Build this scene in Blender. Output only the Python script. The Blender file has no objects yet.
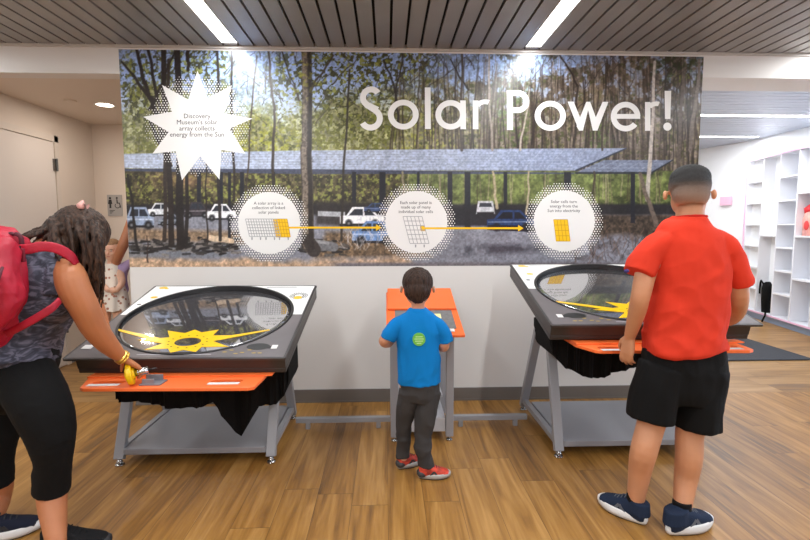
import bpy, bmesh, math, random
import numpy as np
from mathutils import Vector, Matrix, noise
random.seed(7)
PI = math.pi
scene = bpy.context.scene
COL = scene.collection

# ---------------------------------------------------------------- camera model
F, YAW, PITCH, ROLL, CH = 479.75, .0382, -.0872, .001, 1.35
def cam_axes():
    f = Vector((math.sin(YAW)*math.cos(PITCH), math.cos(YAW)*math.cos(PITCH), math.sin(PITCH)))
    r = Vector((math.cos(YAW), -math.sin(YAW), 0)); d = f.cross(r)
    c, s = math.cos(ROLL), math.sin(ROLL)
    return c*r+s*d, -s*r+c*d, f
AX_R, AX_D, AX_F = cam_axes()
def P(u, v, y):
    """point at depth y seen at (u, v) of the photograph"""
    d = AX_R*((u-405)/F) + AX_D*((v-270)/F) + AX_F
    t = y/d.y
    return Vector((0, 0, CH)) + d*t
def Z(u, v, z=0.0):
    d = AX_R*((u-405)/F) + AX_D*((v-270)/F) + AX_F
    t = (z-CH)/d.z
    return Vector((0, 0, CH)) + d*t
cam = bpy.data.cameras.new('camera'); cam.sensor_width = 36; cam.lens = F/810*36
co = bpy.data.objects.new('camera', cam); COL.objects.link(co)
m = Matrix((AX_R, -AX_D, -AX_F)).transposed().to_4x4(); m.translation = (0, 0, CH)
co.matrix_world = m; scene.camera = co
cam.clip_start = .05

# ---------------------------------------------------------------- materials
def lin(c):
    return tuple((x/255/12.92 if x/255 <= .04045 else ((x/255+.055)/1.055)**2.4) for x in c[:3]) + (1,)
MATS = {}
class NT:
    def __init__(s, name):
        s.m = bpy.data.materials.new(name); s.m.use_nodes = True
        s.t = s.m.node_tree; s.b = s.t.nodes['Principled BSDF']
    def n(s, typ, **kw):
        x = s.t.nodes.new(typ)
        for k, v in kw.items():
            if k.startswith('i_'):
                x.inputs[k[2:].replace('_', ' ')].default_value = v
            else: setattr(x, k, v)
        return x
    def l(s, a, b): s.t.links.new(a, b)
def mat(name, col, rough=.5, metal=0, spec=.5, var=0, vscale=20, bump=0, bscale=200, stretch=(1, 1, 1), coat=0, emit=None, estr=1, sheen=0):
    if name in MATS: return MATS[name]
    N = NT(name); b = N.b
    b.inputs['Base Color'].default_value = lin(col); b.inputs['Roughness'].default_value = rough
    b.inputs['Metallic'].default_value = metal; b.inputs['Specular IOR Level'].default_value = spec
    b.inputs['Coat Weight'].default_value = coat; b.inputs['Sheen Weight'].default_value = sheen
    tc = N.n('ShaderNodeTexCoord'); mp = N.n('ShaderNodeMapping'); mp.inputs['Scale'].default_value = stretch
    N.l(tc.outputs['Object'], mp.inputs[0])
    if var:
        nz = N.n('ShaderNodeTexNoise', i_Scale=vscale, i_Detail=5.0)
        N.l(mp.outputs[0], nz.inputs['Vector'])
        r = N.n('ShaderNodeValToRGB')
        c = lin(col)
        r.color_ramp.elements[0].position = .3; r.color_ramp.elements[1].position = .7
        r.color_ramp.elements[0].color = tuple(x*(1-var) for x in c[:3])+(1,)
        r.color_ramp.elements[1].color = tuple(min(1, x*(1+var)) for x in c[:3])+(1,)
        N.l(nz.outputs['Fac'], r.inputs[0]); N.l(r.outputs[0], b.inputs['Base Color'])
    if bump:
        nz = N.n('ShaderNodeTexNoise', i_Scale=bscale, i_Detail=3.0); N.l(mp.outputs[0], nz.inputs['Vector'])
        bp = N.n('ShaderNodeBump', i_Strength=bump, i_Distance=.01); N.l(nz.outputs['Fac'], bp.inputs['Height'])
        N.l(bp.outputs[0], b.inputs['Normal'])
    if emit:
        b.inputs['Emission Color'].default_value = lin(emit); b.inputs['Emission Strength'].default_value = estr
    MATS[name] = N.m
    return N.m

M_wall = mat('wall_paint', (226, 223, 220), .55, bump=.03, bscale=300)
M_wall2 = mat('wall_paint_warm', (226, 214, 201), .6)
M_white = mat('white_trim', (232, 230, 228), .45)
M_base = mat('baseboard_vinyl', (112, 106, 101), .5)
M_slat = mat('ceiling_slat_metal', (152, 148, 145), .42, .35, var=.04, vscale=3, bump=.02, bscale=500)
M_gap = mat('ceiling_gap', (22, 19, 18), .9)
M_grey = mat('grey_powder_coat', (152, 153, 158), .45, .1)
M_black = mat('black_plastic', (32, 31, 32), .4)
M_tray = mat('dark_tray', (48, 43, 42), .38)
M_orange = mat('orange_board', (250, 116, 54), .42, var=.03, vscale=4)
M_chrome = mat('chrome', (190, 190, 190), .2, 1)
M_cloth = mat('black_cloth', (12, 12, 13), .9, spec=.2, bump=.2, bscale=60)
M_yel = mat('yellow_print', (250, 200, 0), .4)
M_print = mat('white_print', (240, 239, 237), .4)
M_ink = mat('black_ink', (40, 40, 42), .5)
M_greyink = mat('grey_ink', (165, 165, 168), .5)

# ---------------------------------------------------------------- mesh helpers
class MB:
    """collects shapes for ONE mesh object"""
    def __init__(s): s.v = []; s.f = []; s.mi = []; s.cur = 0
    def add(s, vs, fs):
        o = len(s.v); s.v += [tuple(v) for v in vs]; s.f += [tuple(i+o for i in f) for f in fs]; s.mi += [s.cur]*len(fs); return s
    def box(s, a, b, rot=None, piv=(0, 0, 0)):
        vs = [Vector((x, y, z)) for x in (a[0], b[0]) for y in (a[1], b[1]) for z in (a[2], b[2])]
        if rot is not None: vs = [rot @ (v-Vector(piv)) + Vector(piv) for v in vs]
        return s.add(vs, [(0, 1, 3, 2), (4, 6, 7, 5), (0, 4, 5, 1), (2, 3, 7, 6), (0, 2, 6, 4), (1, 5, 7, 3)])
    def bar(s, p, q, w, d, ref=(0, 1, 0)):
        p, q = Vector(p), Vector(q); t = (q-p).normalized(); r = Vector(ref); a = t.cross(r).normalized(); b = a.cross(t).normalized()
        vs = []
        for c in (p, q):
            for i, j in ((-1, -1), (1, -1), (1, 1), (-1, 1)): vs.append(c+a*i*w/2+b*j*d/2)
        return s.add(vs, [(0, 1, 2, 3), (7, 6, 5, 4), (0, 4, 5, 1), (1, 5, 6, 2), (2, 6, 7, 3), (3, 7, 4, 0)])
    def loft(s, rings, n=16, ref=(1, 0, 0), closed=False, power=2.0):
        """rings: (center, a, b[, tangent]) ; a along ref side, b across"""
        pts = [Vector(r[0]) for r in rings]; o = []
        for i, r in enumerate(rings):
            if len(r) > 3 and r[3] is not None: t = Vector(r[3]).normalized()
            else:
                t = (pts[min(i+1, len(pts)-1)]-pts[max(i-1, 0)]).normalized()
            rf = Vector(ref); u = (rf - t*rf.dot(t))
            if u.length < 1e-4: u = t.orthogonal()
            u.normalize(); w = t.cross(u)
            for k in range(n):
                a = 2*PI*k/n; cx, cy = math.cos(a), math.sin(a)
                e = 2/power
                cx = math.copysign(abs(cx)**e, cx); cy = math.copysign(abs(cy)**e, cy)
                o.append(pts[i]+u*r[1]*cx+w*r[2]*cy)
        fs = []
        m = len(rings)
        for i in range(m-1):
            for k in range(n):
                k2 = (k+1) % n; fs.append((i*n+k, i*n+k2, (i+1)*n+k2, (i+1)*n+k))
        fs.append(tuple(range(n))[::-1]); fs.append(tuple(range((m-1)*n, m*n)))
        return s.add(o, fs)
    def tube(s, pts, r, n=10):
        rr = r if isinstance(r, (list, tuple)) else [r]*len(pts)
        pts = [Vector(p) for p in pts]
        t = (pts[-1]-pts[0]).normalized(); ref = t.orthogonal()
        return s.loft([(p, a, a) for p, a in zip(pts, rr)], n, ref)
    def ell(s, c, r, rot=None, nu=20, nv=12):
        vs = []; fs = []
        c = Vector(c)
        for i in range(nv+1):
            th = PI*i/nv
            for k in range(nu):
                a = 2*PI*k/nu
                v = Vector((r[0]*math.sin(th)*math.cos(a), r[1]*math.sin(th)*math.sin(a), r[2]*math.cos(th)))
                if rot is not None: v = rot @ v
                vs.append(c+v)
        for i in range(nv):
            for k in range(nu):
                k2 = (k+1) % nu; fs.append((i*nu+k, (i+1)*nu+k, (i+1)*nu+k2, i*nu+k2))
        return s.add(vs, fs)
    def disc(s, c, r, n=48, u=(1, 0, 0), w=(0, 0, 1), r2=None):
        c, u, w = Vector(c), Vector(u), Vector(w); r2 = r2 or r
        return s.add([c+u*r*math.cos(2*PI*k/n)+w*r2*math.sin(2*PI*k/n) for k in range(n)], [tuple(range(n))])
    def ring(s, c, r0, r1, n=64, u=(1, 0, 0), w=(0, 0, 1), a0=0, a1=2*PI):
        c, u, w = Vector(c), Vector(u), Vector(w); vs = []; fs = []
        full = abs(a1-a0-2*PI) < 1e-6; k_ = n if full else n+1
        for k in range(k_):
            a = a0+(a1-a0)*k/n
            d = u*math.cos(a)+w*math.sin(a); vs += [c+d*r0, c+d*r1]
        for k in range(n):
            k2 = (k+1) % k_; fs.append((2*k, 2*k+1, 2*k2+1, 2*k2))
        return s.add(vs, fs)
    def cyl(s, c, r, h, axis=(0, 0, 1), n=24, r2=None):
        c = Vector(c); a = Vector(axis).normalized(); r2 = r if r2 is None else r2
        return s.loft([(c, r, r, a), (c+a*h, r2, r2, a)], n, a.orthogonal())
    def mesh(s, name, mats):
        me = bpy.data.meshes.new(name); me.from_pydata(s.v, [], s.f)
        if not isinstance(mats, (list, tuple)): mats = [mats]
        for x in mats: me.materials.append(x)
        if len(mats) > 1: me.polygons.foreach_set('material_index', s.mi)
        me.update(); return me
    def build(s, name, mats, parent=None, smooth=False, bevel=0, fix=True):
        me = s.mesh(name, mats)
        if fix:
            bm = bmesh.new(); bm.from_mesh(me); bmesh.ops.recalc_face_normals(bm, faces=bm.faces); bm.to_mesh(me); bm.free()
        if smooth: me.polygons.foreach_set('use_smooth', [True]*len(me.polygons))
        o = bpy.data.objects.new(name, me); COL.objects.link(o)
        if parent: o.parent = parent
        if bevel:
            b = o.modifiers.new('bevel', 'BEVEL'); b.width = bevel; b.segments = 2; b.limit_method = 'ANGLE'
        return o
def tag(o, label=None, cat=None, group=None, kind=None):
    if label: o['label'] = label
    if cat: o['category'] = cat
    if group: o['group'] = group
    if kind: o['kind'] = kind
    return o
def empty(name, loc=(0, 0, 0), rot=None, **kw):
    o = bpy.data.objects.new(name, None); COL.objects.link(o); o.location = loc; o.empty_display_size = .1
    if rot is not None: o.rotation_euler = rot
    return tag(o, **kw)
def struct(name, mb, m, **kw): return tag(mb.build(name, m, **kw), kind='structure')
def organic(name, mb, m, parent=None, voxel=.006, smooth=4, wr=None, cut=None):
    """union of overlapping closed shapes grown into one continuous surface"""
    me = mb.mesh(name+'_src', m); o = bpy.data.objects.new(name+'_src', me); COL.objects.link(o)
    r = o.modifiers.new('r', 'REMESH'); r.mode = 'VOXEL'; r.voxel_size = voxel; r.use_smooth_shade = True
    if smooth:
        s_ = o.modifiers.new('s', 'SMOOTH'); s_.factor = .5; s_.iterations = smooth
    dg = bpy.context.evaluated_depsgraph_get(); dg.update()
    me2 = bpy.data.meshes.new_from_object(o.evaluated_get(dg)); me2.name = name
    bpy.data.objects.remove(o)
    if wr or cut:
        bm = bmesh.new(); bm.from_mesh(me2)
        if cut:
            dl = [v for v in bm.verts if cut(v.co)]
            bmesh.ops.delete(bm, geom=dl, context='VERTS')
        bm.normal_update()
        if wr:
            moves = [(v, v.normal*wr(v.co)) for v in bm.verts]
            for v, d in moves: v.co += d
        bm.to_mesh(me2); bm.free()
    me2.polygons.foreach_set('use_smooth', [True]*len(me2.polygons))
    if not me2.materials: me2.materials.append(m)
    o2 = bpy.data.objects.new(name, me2); COL.objects.link(o2)
    if parent: o2.parent = parent
    return o2
def wrinkle(amp=.004, sc=(9, 9, 4), seed=0):
    def f(c):
        q = Vector((c.x*sc[0]+seed, c.y*sc[1], c.z*sc[2]+.8*noise.noise(c*5)))
        a = noise.noise(q); b = 1-abs(noise.noise(q*1.7+Vector((5, 3, 9))))*2
        return amp*(a*1.2+b*.5)
    return f
def text_mesh(body, size, align='CENTER'):
    cu = bpy.data.curves.new('t', 'FONT'); cu.body = body; cu.size = size; cu.align_x = align; cu.resolution_u = 2; cu.space_line = 1.1
    o = bpy.data.objects.new('t', cu); COL.objects.link(o)
    dg = bpy.context.evaluated_depsgraph_get(); dg.update()
    me = bpy.data.meshes.new_from_object(o.evaluated_get(dg)); bpy.data.objects.remove(o)
    vs = [v.co.copy() for v in me.vertices]; fs = [tuple(p.vertices) for p in me.polygons]
    return vs, fs

# ================================================================ THE ROOM
WY = 3.662       # face of the mural wall
XL, XR = -1.926, 2.40
CZ = 2.665
def planks(name, along_y=True, tint=(1, 1, 1)):
    N = NT(name); b = N.b
    g = N.n('ShaderNodeNewGeometry'); sp = N.n('ShaderNodeSeparateXYZ'); N.l(g.outputs['Position'], sp.inputs[0])
    ax, ay = ('X', 'Y') if along_y else ('Y', 'X')
    def math_(op, a, bb):
        x = N.n('ShaderNodeMath', operation=op)
        for i, q in enumerate((a, bb)):
            if q is None: continue
            if isinstance(q, (int, float)): x.inputs[i].default_value = q
            else: N.l(q, x.inputs[i])
        return x.outputs[0]
    W, Ln = .178, 1.22
    px = math_('DIVIDE', sp.outputs[ax], W); ix = math_('FLOOR', px, None)
    wn = N.n('ShaderNodeTexWhiteNoise', noise_dimensions='1D'); N.l(ix, wn.inputs['W'])
    py = math_('ADD', math_('DIVIDE', sp.outputs[ay], Ln), wn.outputs['Value']); iy = math_('FLOOR', py, None)
    cb = N.n('ShaderNodeCombineXYZ'); N.l(ix, cb.inputs[0]); N.l(iy, cb.inputs[1])
    w2 = N.n('ShaderNodeTexWhiteNoise', noise_dimensions='2D'); N.l(cb.outputs[0], w2.inputs['Vector'])
    # grain: stretched noise, offset per plank
    mp = N.n('ShaderNodeMapping'); mp.inputs['Scale'].default_value = (16, 1.3, 1) if along_y else (1.3, 16, 1)
    N.l(g.outputs['Position'], mp.inputs[0])
    ad = N.n('ShaderNodeVectorMath', operation='ADD'); N.l(mp.outputs[0], ad.inputs[0])
    sc = N.n('ShaderNodeVectorMath', operation='SCALE'); N.l(w2.outputs['Color'], sc.inputs[0]); sc.inputs['Scale'].default_value = 30
    N.l(sc.outputs[0], ad.inputs[1])
    n1 = N.n('ShaderNodeTexNoise', i_Scale=1.0, i_Detail=6.0, i_Distortion=1.2); N.l(ad.outputs[0], n1.inputs['Vector'])
    mp2 = N.n('ShaderNodeMapping'); mp2.inputs['Scale'].default_value = (70, 4, 1) if along_y else (4, 70, 1); N.l(g.outputs['Position'], mp2.inputs[0])
    n2 = N.n('ShaderNodeTexNoise', i_Scale=1.0, i_Detail=4.0); N.l(mp2.outputs[0], n2.inputs['Vector'])
    f1 = math_('ADD', math_('MULTIPLY', n1.outputs['Fac'], .72), math_('MULTIPLY', n2.outputs['Fac'], .22))
    f = math_('ADD', f1, math_('MULTIPLY', w2.outputs['Value'], .14))
    r = N.n('ShaderNodeValToRGB'); N.l(f, r.inputs[0]); cr = r.color_ramp
    T = lambda c: lin([min(255, c[i]*tint[i]) for i in range(3)])
    cr.elements[0].position = .34; cr.elements[0].color = T((104, 76, 46))
    cr.elements[1].position = .76; cr.elements[1].color = T((186, 144, 92))
    e = cr.elements.new(.46); e.color = T((138, 98, 50))
    e = cr.elements.new(.58); e.color = T((160, 118, 64))
    # seams
    fx = math_('FRACT', px, None); fy = math_('FRACT', py, None)
    s1 = math_('LESS_THAN', fx, .016); s2 = math_('LESS_THAN', fy, .003); s_ = math_('MAXIMUM', s1, s2)
    mx = N.n('ShaderNodeMix', data_type='RGBA'); N.l(math_('MULTIPLY', s_, .55), mx.inputs['Factor'])
    N.l(r.outputs[0], mx.inputs['A']); mx.inputs['B'].default_value = lin((70, 46, 28)); N.l(mx.outputs['Result'], b.inputs['Base Color'])
    b.inputs['Roughness'].default_value = .38; b.inputs['Specular IOR Level'].default_value = .5
    bp = N.n('ShaderNodeBump', i_Strength=.12, i_Distance=.002); N.l(n2.outputs['Fac'], bp.inputs['Height']); N.l(bp.outputs[0], b.inputs['Normal'])
    return N.m
struct('floor', MB().box((-5.2, -4.2, -.1), (8.2, 3.73, 0)), planks('wood_planks', True, (1.0, .975, .87)))
struct('floor_beyond', MB().box((-5.2, 3.73, -.1), (8.2, 10, 0)), planks('wood_planks_across', False, (.98, 1.0, 1.06)))
# slatted metal ceiling of the gallery (slats run to the mural) and of the far room (slats run across)
LX = (-1.112, 1.074, -3.298, 3.26)
def is_light(x0, x1): return any(x0 < lx < x1 for lx in LX)
c = MB(); c.box((-5.2, -4.2, CZ+.03), (8.2, WY+.14, CZ+.08)); c.cur = 1
p = .1093; x = -1.112-p/2-p*36
while x < 8.1:
    a, b_ = x+.0085, x+p-.0085
    if is_light(x, x+p): c.box((a, -4.2, CZ), (b_, -3.9, CZ+.02)); c.box((a, -.75, CZ), (b_, -.35, CZ+.02)); c.box((a, 3.59, CZ), (b_, WY+.1, CZ+.02))
    else: c.box((a, -4.2, CZ), (b_, WY+.1, CZ+.02))
    x += p
struct('ceiling', c, [M_gap, M_slat])
M_slat2 = mat('far_slat_metal', (178, 184, 196), .35, .3)
c = MB(); c.box((2.0, 4.0, CZ+.05), (8.2, 10, CZ+.08)); c.cur = 1
y = 4.0; k = 0
while y < 10:
    c.box((2.0, y+.006, CZ+.02), (8.2, y+.104, CZ+.04)); y += .11
struct('ceiling_far', c, [M_gap, M_slat2])
struct('ceiling_corridor', MB().box((-5.2, WY+.13, 2.466), (XL+.5, 6, 2.5)), M_wall2)
struct('wall_mural', MB().box((XL, WY, 0), (XR, WY+.13, CZ+.05)), M_wall)
struct('wall_behind', MB().box((XL, WY+.13, 0), (XR, WY+.16, CZ)), M_wall2)
struct('beam_left', MB().box((-5.2, WY, 2.466), (XL, WY+.13, CZ+.05)), M_wall)
struct('beam_right', MB().box((XR, WY, 2.485), (8.2, WY+.34, CZ+.06)), M_wall)
struct('trim_1', MB().box((-5.2, WY-.02, CZ-.018), (8.2, WY-.001, CZ-.001)), mat('trim_metal', (200, 196, 190), .4))
struct('baseboard_mural', MB().box((XL, WY-.012, 0), (XR, WY, .1)).box((XL, WY-.018, 0), (XR, WY, .012)), M_base)
# corridor on the left
CX = -3.18; CY = 5.42
struct('wall_corridor', MB().box((CX-.12, WY+.0, 0), (CX, CY, 2.466)), M_wall2)
struct('wall_left', MB().box((-5.2, WY, 0), (CX-.121, WY+.1, 2.466)), M_wall)
struct('wall_corridor_end', MB().box((CX-.12, CY, 0), (.5, CY+.1, 2.466)), M_wall2)
struct('baseboard_corridor', MB().box((CX, 4.842, 0), (CX+.012, CY, .1)).box((CX, CY-.012, 0), (XL, CY, .1)), M_base)
struct('wall_back', MB().box((-5.2, -4.2, 0), (8.2, -4.1, CZ)), M_wall)
struct('wall_far_left', MB().box((-5.2, -4.2, 0), (-5.1, WY, CZ)), M_wall)
struct('wall_far_end', MB().box((2.0, 9.6, 0), (8.2, 9.7, CZ+.05)), M_wall)
struct('wall_inner', MB().box((XR-.13, WY+.13, 0), (XR, 9.6, CZ+.05)), M_wall)
# corridor door
dr = struct('door_1', MB().box((CX+.001, 3.8, .012), (CX+.012, 4.78, 2.165)), mat('door_paint', (228, 220, 212), .5))
tg = MB()
for q in ((CX+.001, 3.74, 0), ): pass
tg.box((CX, 3.74, 0), (CX+.02, 3.795, 2.23)).box((CX, 4.787, 0), (CX+.02, 4.84, 2.23)).box((CX, 3.74, 2.172), (CX+.02, 4.84, 2.23))
tg.build('door_frame', mat('door_frame_paint', (222, 212, 200), .5), dr)
for z in (.33, 1.12, 1.9):
    MB().box((CX+.012, 4.755, z), (CX+.03, 4.80, z+.11)).cyl((CX+.033, 4.785, z-.004), .009, .118).build('hinge', mat('hinge_steel', (120, 118, 115), .35, 1), dr)
MB().cyl((CX+.012, 3.88, 1.02), .03, .012, (1, 0, 0)).box((CX+.03, 3.87, 1.01), (CX+.05, 3.99, 1.03)).cyl((CX+.012, 3.88, 1.02), .01, .03, (1, 0, 0)).build('door_handle', M_chrome, dr)
struct('wall_far_right', MB().add([(5.62, 7.32, 0), (5.62, 3.9, 0), (5.75, 3.9, 0), (5.75, 7.4, 0), (5.62, 7.32, CZ+.05), (5.62, 3.9, CZ+.05), (5.75, 3.9, CZ+.05), (5.75, 7.4, CZ+.05)], [(0, 1, 5, 4), (1, 2, 6, 5), (2, 3, 7, 6), (3, 0, 4, 7), (4, 5, 6, 7)])
       .add([(5.62, 7.32, 0), (4.9, 9.65, 0), (5.03, 9.7, 0), (5.75, 7.35, 0), (5.62, 7.32, CZ+.05), (4.9, 9.65, CZ+.05), (5.03, 9.7, CZ+.05), (5.75, 7.35, CZ+.05)], [(0, 1, 5, 4), (1, 2, 6, 5), (2, 3, 7, 6), (3, 0, 4, 7), (4, 5, 6, 7)]), mat('bright_white_paint', (240, 243, 246), .5))

# restroom sign on the corridor end wall
sg = empty('restroom_sign', (-2.972, CY-.006, 1.6), label='grey restroom plaque with figure and wheelchair symbols on corridor end wall', cat='sign')
MB().box((-.078, -.006, -.115), (.078, .006, .115)).build('plate', mat('sign_plate', (176, 172, 168), .4), sg, bevel=.002)
g = MB(); y0 = -.0075
g.disc((-.045, y0, .078), .013, 20); g.add([(-.06, y0, .062), (-.03, y0, .062), (-.022, y0, .015), (-.068, y0, .015)], [(0, 1, 2, 3)]); g.add([(-.055, y0, .015), (-.035, y0, .015), (-.035, y0, -.03), (-.055, y0, -.03)], [(0, 1, 2, 3)])
g.disc((.028, y0, .08), .011, 20); g.ring((.032, y0, -.002), .022, .03, 30, a0=PI*.75, a1=PI*2.15)
g.add([(.022, y0, .066), (.034, y0, .066), (.038, y0, .02), (.024, y0, .02)], [(0, 1, 2, 3)]); g.add([(.03, y0, .03), (.058, y0, .03), (.058, y0, .02), (.03, y0, .02)], [(0, 1, 2, 3)]); g.add([(.05, y0, .022), (.06, y0, .022), (.07, y0, -.025), (.06, y0, -.027)], [(0, 1, 2, 3)])
g.build('pictogram', M_ink, sg, fix=False)
g = MB()
for k in range(3): g.box((-.055, -.0078, -.052-.014*k), (.0-.015*k, -.0062, -.058-.014*k))
g.build('braille_line', M_ink, sg)
# corridor downlight
dl = empty('recessed_downlight', (-2.55, 4.57, 2.466), label='small round recessed downlight in corridor ceiling', cat='ceiling light')
MB().ring((0, 0, -.002), .07, .088, 40, w=(0, 1, 0)).build('trim_ring', M_white, dl)
MB().disc((0, 0, -.001), .07, 40, w=(0, 1, 0)).build('lens', mat('downlight_glow', (255, 250, 240), .5, emit=(255, 240, 220), estr=12), dl)
sm = MB().cyl((-2.76, 4.42, 2.452), .05, .014).build('smoke_detector', M_wall2); tag(sm, 'faint flat disc cover on corridor ceiling left of the downlight', 'ceiling cover')

# ceiling light strips
M_glow = mat('strip_diffuser', (255, 255, 255), .5, emit=(255, 252, 248), estr=5.0)
def strip(lx, y0, y1, label, power, group='linear ceiling lights'):
    t = empty('linear_ceiling_light', (lx, (y0+y1)/2, CZ), label=label, cat='ceiling light', group=group)
    h = (y1-y0)/2; w = .054
    MB().box((-w, -h, .004), (w, h, .012)).build('diffuser', M_glow, t)
    fr = MB(); 
    for sx in (-1, 1): fr.box((sx*w-.003*(sx < 0)-0, -h, -.001), (sx*w+.003*(sx > 0), h, .02))
    fr.box((-w, -h-.003, -.001), (w, -h, .02)).box((-w, h, -.001), (w, h+.003, .02)); fr.build('housing', M_white, t)
    L = bpy.data.lights.new('lamp', 'AREA'); L.shape = 'RECTANGLE'; L.size = .1; L.size_y = (y1-y0); L.energy = power; L.color = (.94, .975, 1)
    o = bpy.data.objects.new('lamp', L); COL.objects.link(o); o.parent = t; o.location = (0, 0, -.004)
PW = 46
strip(LX[0], -.35, 3.59, 'white linear ceiling light above the left table', PW)
strip(LX[1], -.35, 3.59, 'white linear ceiling light above the right table', PW)
for lx, lb in ((LX[2], 'white linear ceiling light far left out of the picture'), (LX[3], 'white linear ceiling light far right out of the picture')): strip(lx, -.35, 3.59, lb, PW)
for lx, w_ in zip(LX, ('left of centre', 'right of centre', 'far left', 'far right')): strip(lx, -3.9, -.75, 'white linear ceiling light at the back of the gallery, '+w_, PW)
# strips of the far room run across
def strip_x(x0, x1, y, label, power):
    t = empty('linear_ceiling_light', ((x0+x1)/2, y, CZ+.02), label=label, cat='ceiling light', group='ceiling lights of the far room')
    h = (x1-x0)/2
    MB().box((-h, -.04, -.008), (h, .04, 0)).build('diffuser', M_glow, t)
    MB().box((-h-.004, -.046, -.006), (h+.004, -.0405, .0)).box((-h-.004, .0405, -.006), (h+.004, .046, 0)).build('housing', M_white, t)
    L = bpy.data.lights.new('lamp', 'AREA'); L.shape = 'RECTANGLE'; L.size = (x1-x0); L.size_y = .08; L.energy = power; L.color = (.95, .97, 1)
    o = bpy.data.objects.new('lamp', L); COL.objects.link(o); o.parent = t; o.location = (0, 0, -.012)
strip_x(2.6, 5.5, 5.69, 'nearer white light line across the far room ceiling', 46)
strip_x(2.6, 5.45, 7.0, 'farther white light line across the far room ceiling', 48)

# cubby wall of the far room
A0 = Vector((5.52, 7.12, 0)); dirs = Vector((5.23-5.52, 5.66-7.12, 0)).normalized(); nrm = Vector((dirs.y, -dirs.x, 0))  # nrm points away from the viewer side
if nrm.x < 0: nrm = -nrm
cu = empty('cubby_shelf', A0, label='tall white cubby shelving with pink edging along the far room wall', cat='shelving')
cu.rotation_euler = (0, 0, math.atan2(dirs.y, dirs.x))
# local: x along dirs, y away from viewer is the side of nrm
sy = 1 if (Matrix.Rotation(-math.atan2(dirs.y, dirs.x), 3, 'Z') @ nrm).y > 0 else -1
CW = .4; NC = 7; Z0, Z1 = .12, 2.35; DP = .3
s0 = -.13
def cb(x0, x1, y0, y1, z0, z1): return ((x0, min(y0*sy, y1*sy), z0), (x1, max(y0*sy, y1*sy), z1))
M_cub = mat('cubby_white', (236, 238, 244), .4); M_pink = mat('pink_edging', (236, 196, 226), .4)
MB().box(*cb(s0, s0+CW*NC, DP-.015, DP, Z0, Z1)).build('back_panel', mat('cubby_back', (214, 221, 233), .5), cu)
for k in range(NC+1):
    MB().box(*cb(s0+CW*k-.011, s0+CW*k+.011, 0, DP-.016, Z0, Z1)).build('upright', M_cub, cu)
pat = [7, 2, 7, 4, 7, 3, 7]
for k in range(NC):
    n = pat[k]
    for j in range(1, n):
        z = Z0+(Z1-Z0)*j/n
        MB().box(*cb(s0+CW*k+.012, s0+CW*(k+1)-.012, .002, DP-.017, z-.01, z+.01)).build('shelf', M_cub, cu)
MB().box(*cb(s0, s0+CW*NC, 0, DP, Z1+.001, Z1+.02)).box(*cb(s0, s0+CW*NC, 0, DP, Z0-.02, Z0-.001)).build('top_and_bottom_board', M_cub, cu)
MB().box(*cb(s0-.012, s0+CW*NC, -.012, -.001, Z1-.0, Z1+.022)).box(*cb(s0-.012, s0+CW*NC, -.012, -.001, Z0-.024, Z0)).box(*cb(s0-.03, s0-.012, -.012, .02, Z0-.02, Z1+.02)).build('pink_edge', M_pink, cu)
MB().box(*cb(s0, s0+CW*NC, .04, DP, 0, Z0-.021)).build('plinth', mat('plinth_blue_grey', (150, 170, 200), .5), cu)
R3 = Matrix.Rotation(math.atan2(dirs.y, dirs.x), 4, 'Z')
def incub(x, y, z): return A0 + (R3 @ Vector((x, y*sy, z)))
# red and pink bag in a cubby
q = incub(s0+CW*3.36, .12, Z0+(Z1-Z0)/2+.012)
bg = empty('gift_bag', q, (0, 0, math.atan2(dirs.y, dirs.x)), label='pink and red bag standing in a cubby at the right edge', cat='bag')
MB().loft([((0, 0, 0), .13, .07), ((0, 0, .2), .135, .075), ((0, 0, .29), .11, .06), ((0, 0, .33), .06, .03)], 20, power=3).build('bag_body', mat('pink_bag', (246, 170, 160), .6, var=.25, vscale=14), bg, True)
MB().loft([((-.04, -.01, .3), .09, .05), ((-.05, -.01, .345), .1, .05), ((-.03, -.01, .39), .03, .02)], 16).build('red_flap', mat('red_bag', (214, 44, 52), .6), bg, True)
MB().ell((0, -.075*sy, .13), (.05, .008, .06)).ell((0, .075*sy, .13), (.05, .008, .06)).build('red_patch', mat('red_bag2', (225, 70, 70), .6), bg, True)
# dark bag with strap
q = incub(s0+CW*1.3, .09, Z0+.001)
bg = empty('shoulder_bag', q, (0, 0, math.atan2(dirs.y, dirs.x)), label='black shoulder bag with hanging strap in a low tall cubby', cat='bag')
MB().loft([((0, 0, 0), .06, .05), ((0, 0, .2), .07, .06), ((0, 0, .36), .075, .06), ((-.03, 0, .43), .05, .04)], 16, power=3).build('bag_body', M_cloth, bg, True)
MB().tube([(-.02, -.05*sy, .42), (-.06, -.06*sy, .46), (-.09, -.05*sy, .42), (-.10, -.05*sy, .33), (-.095, -.05*sy, .26)], .012).build('strap', M_cloth, bg, True)
# dark strap hanging over the plinth
st = MB().tube([incub(.6, -.03, .15), incub(.6, -.035, .1), incub(.59, -.05, .05), incub(.585, -.06, .012)], .012).build('hanging_strap', M_cloth, smooth=True)
tag(st, 'black strap end hanging over the pale plinth below the black bag', 'strap')
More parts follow.
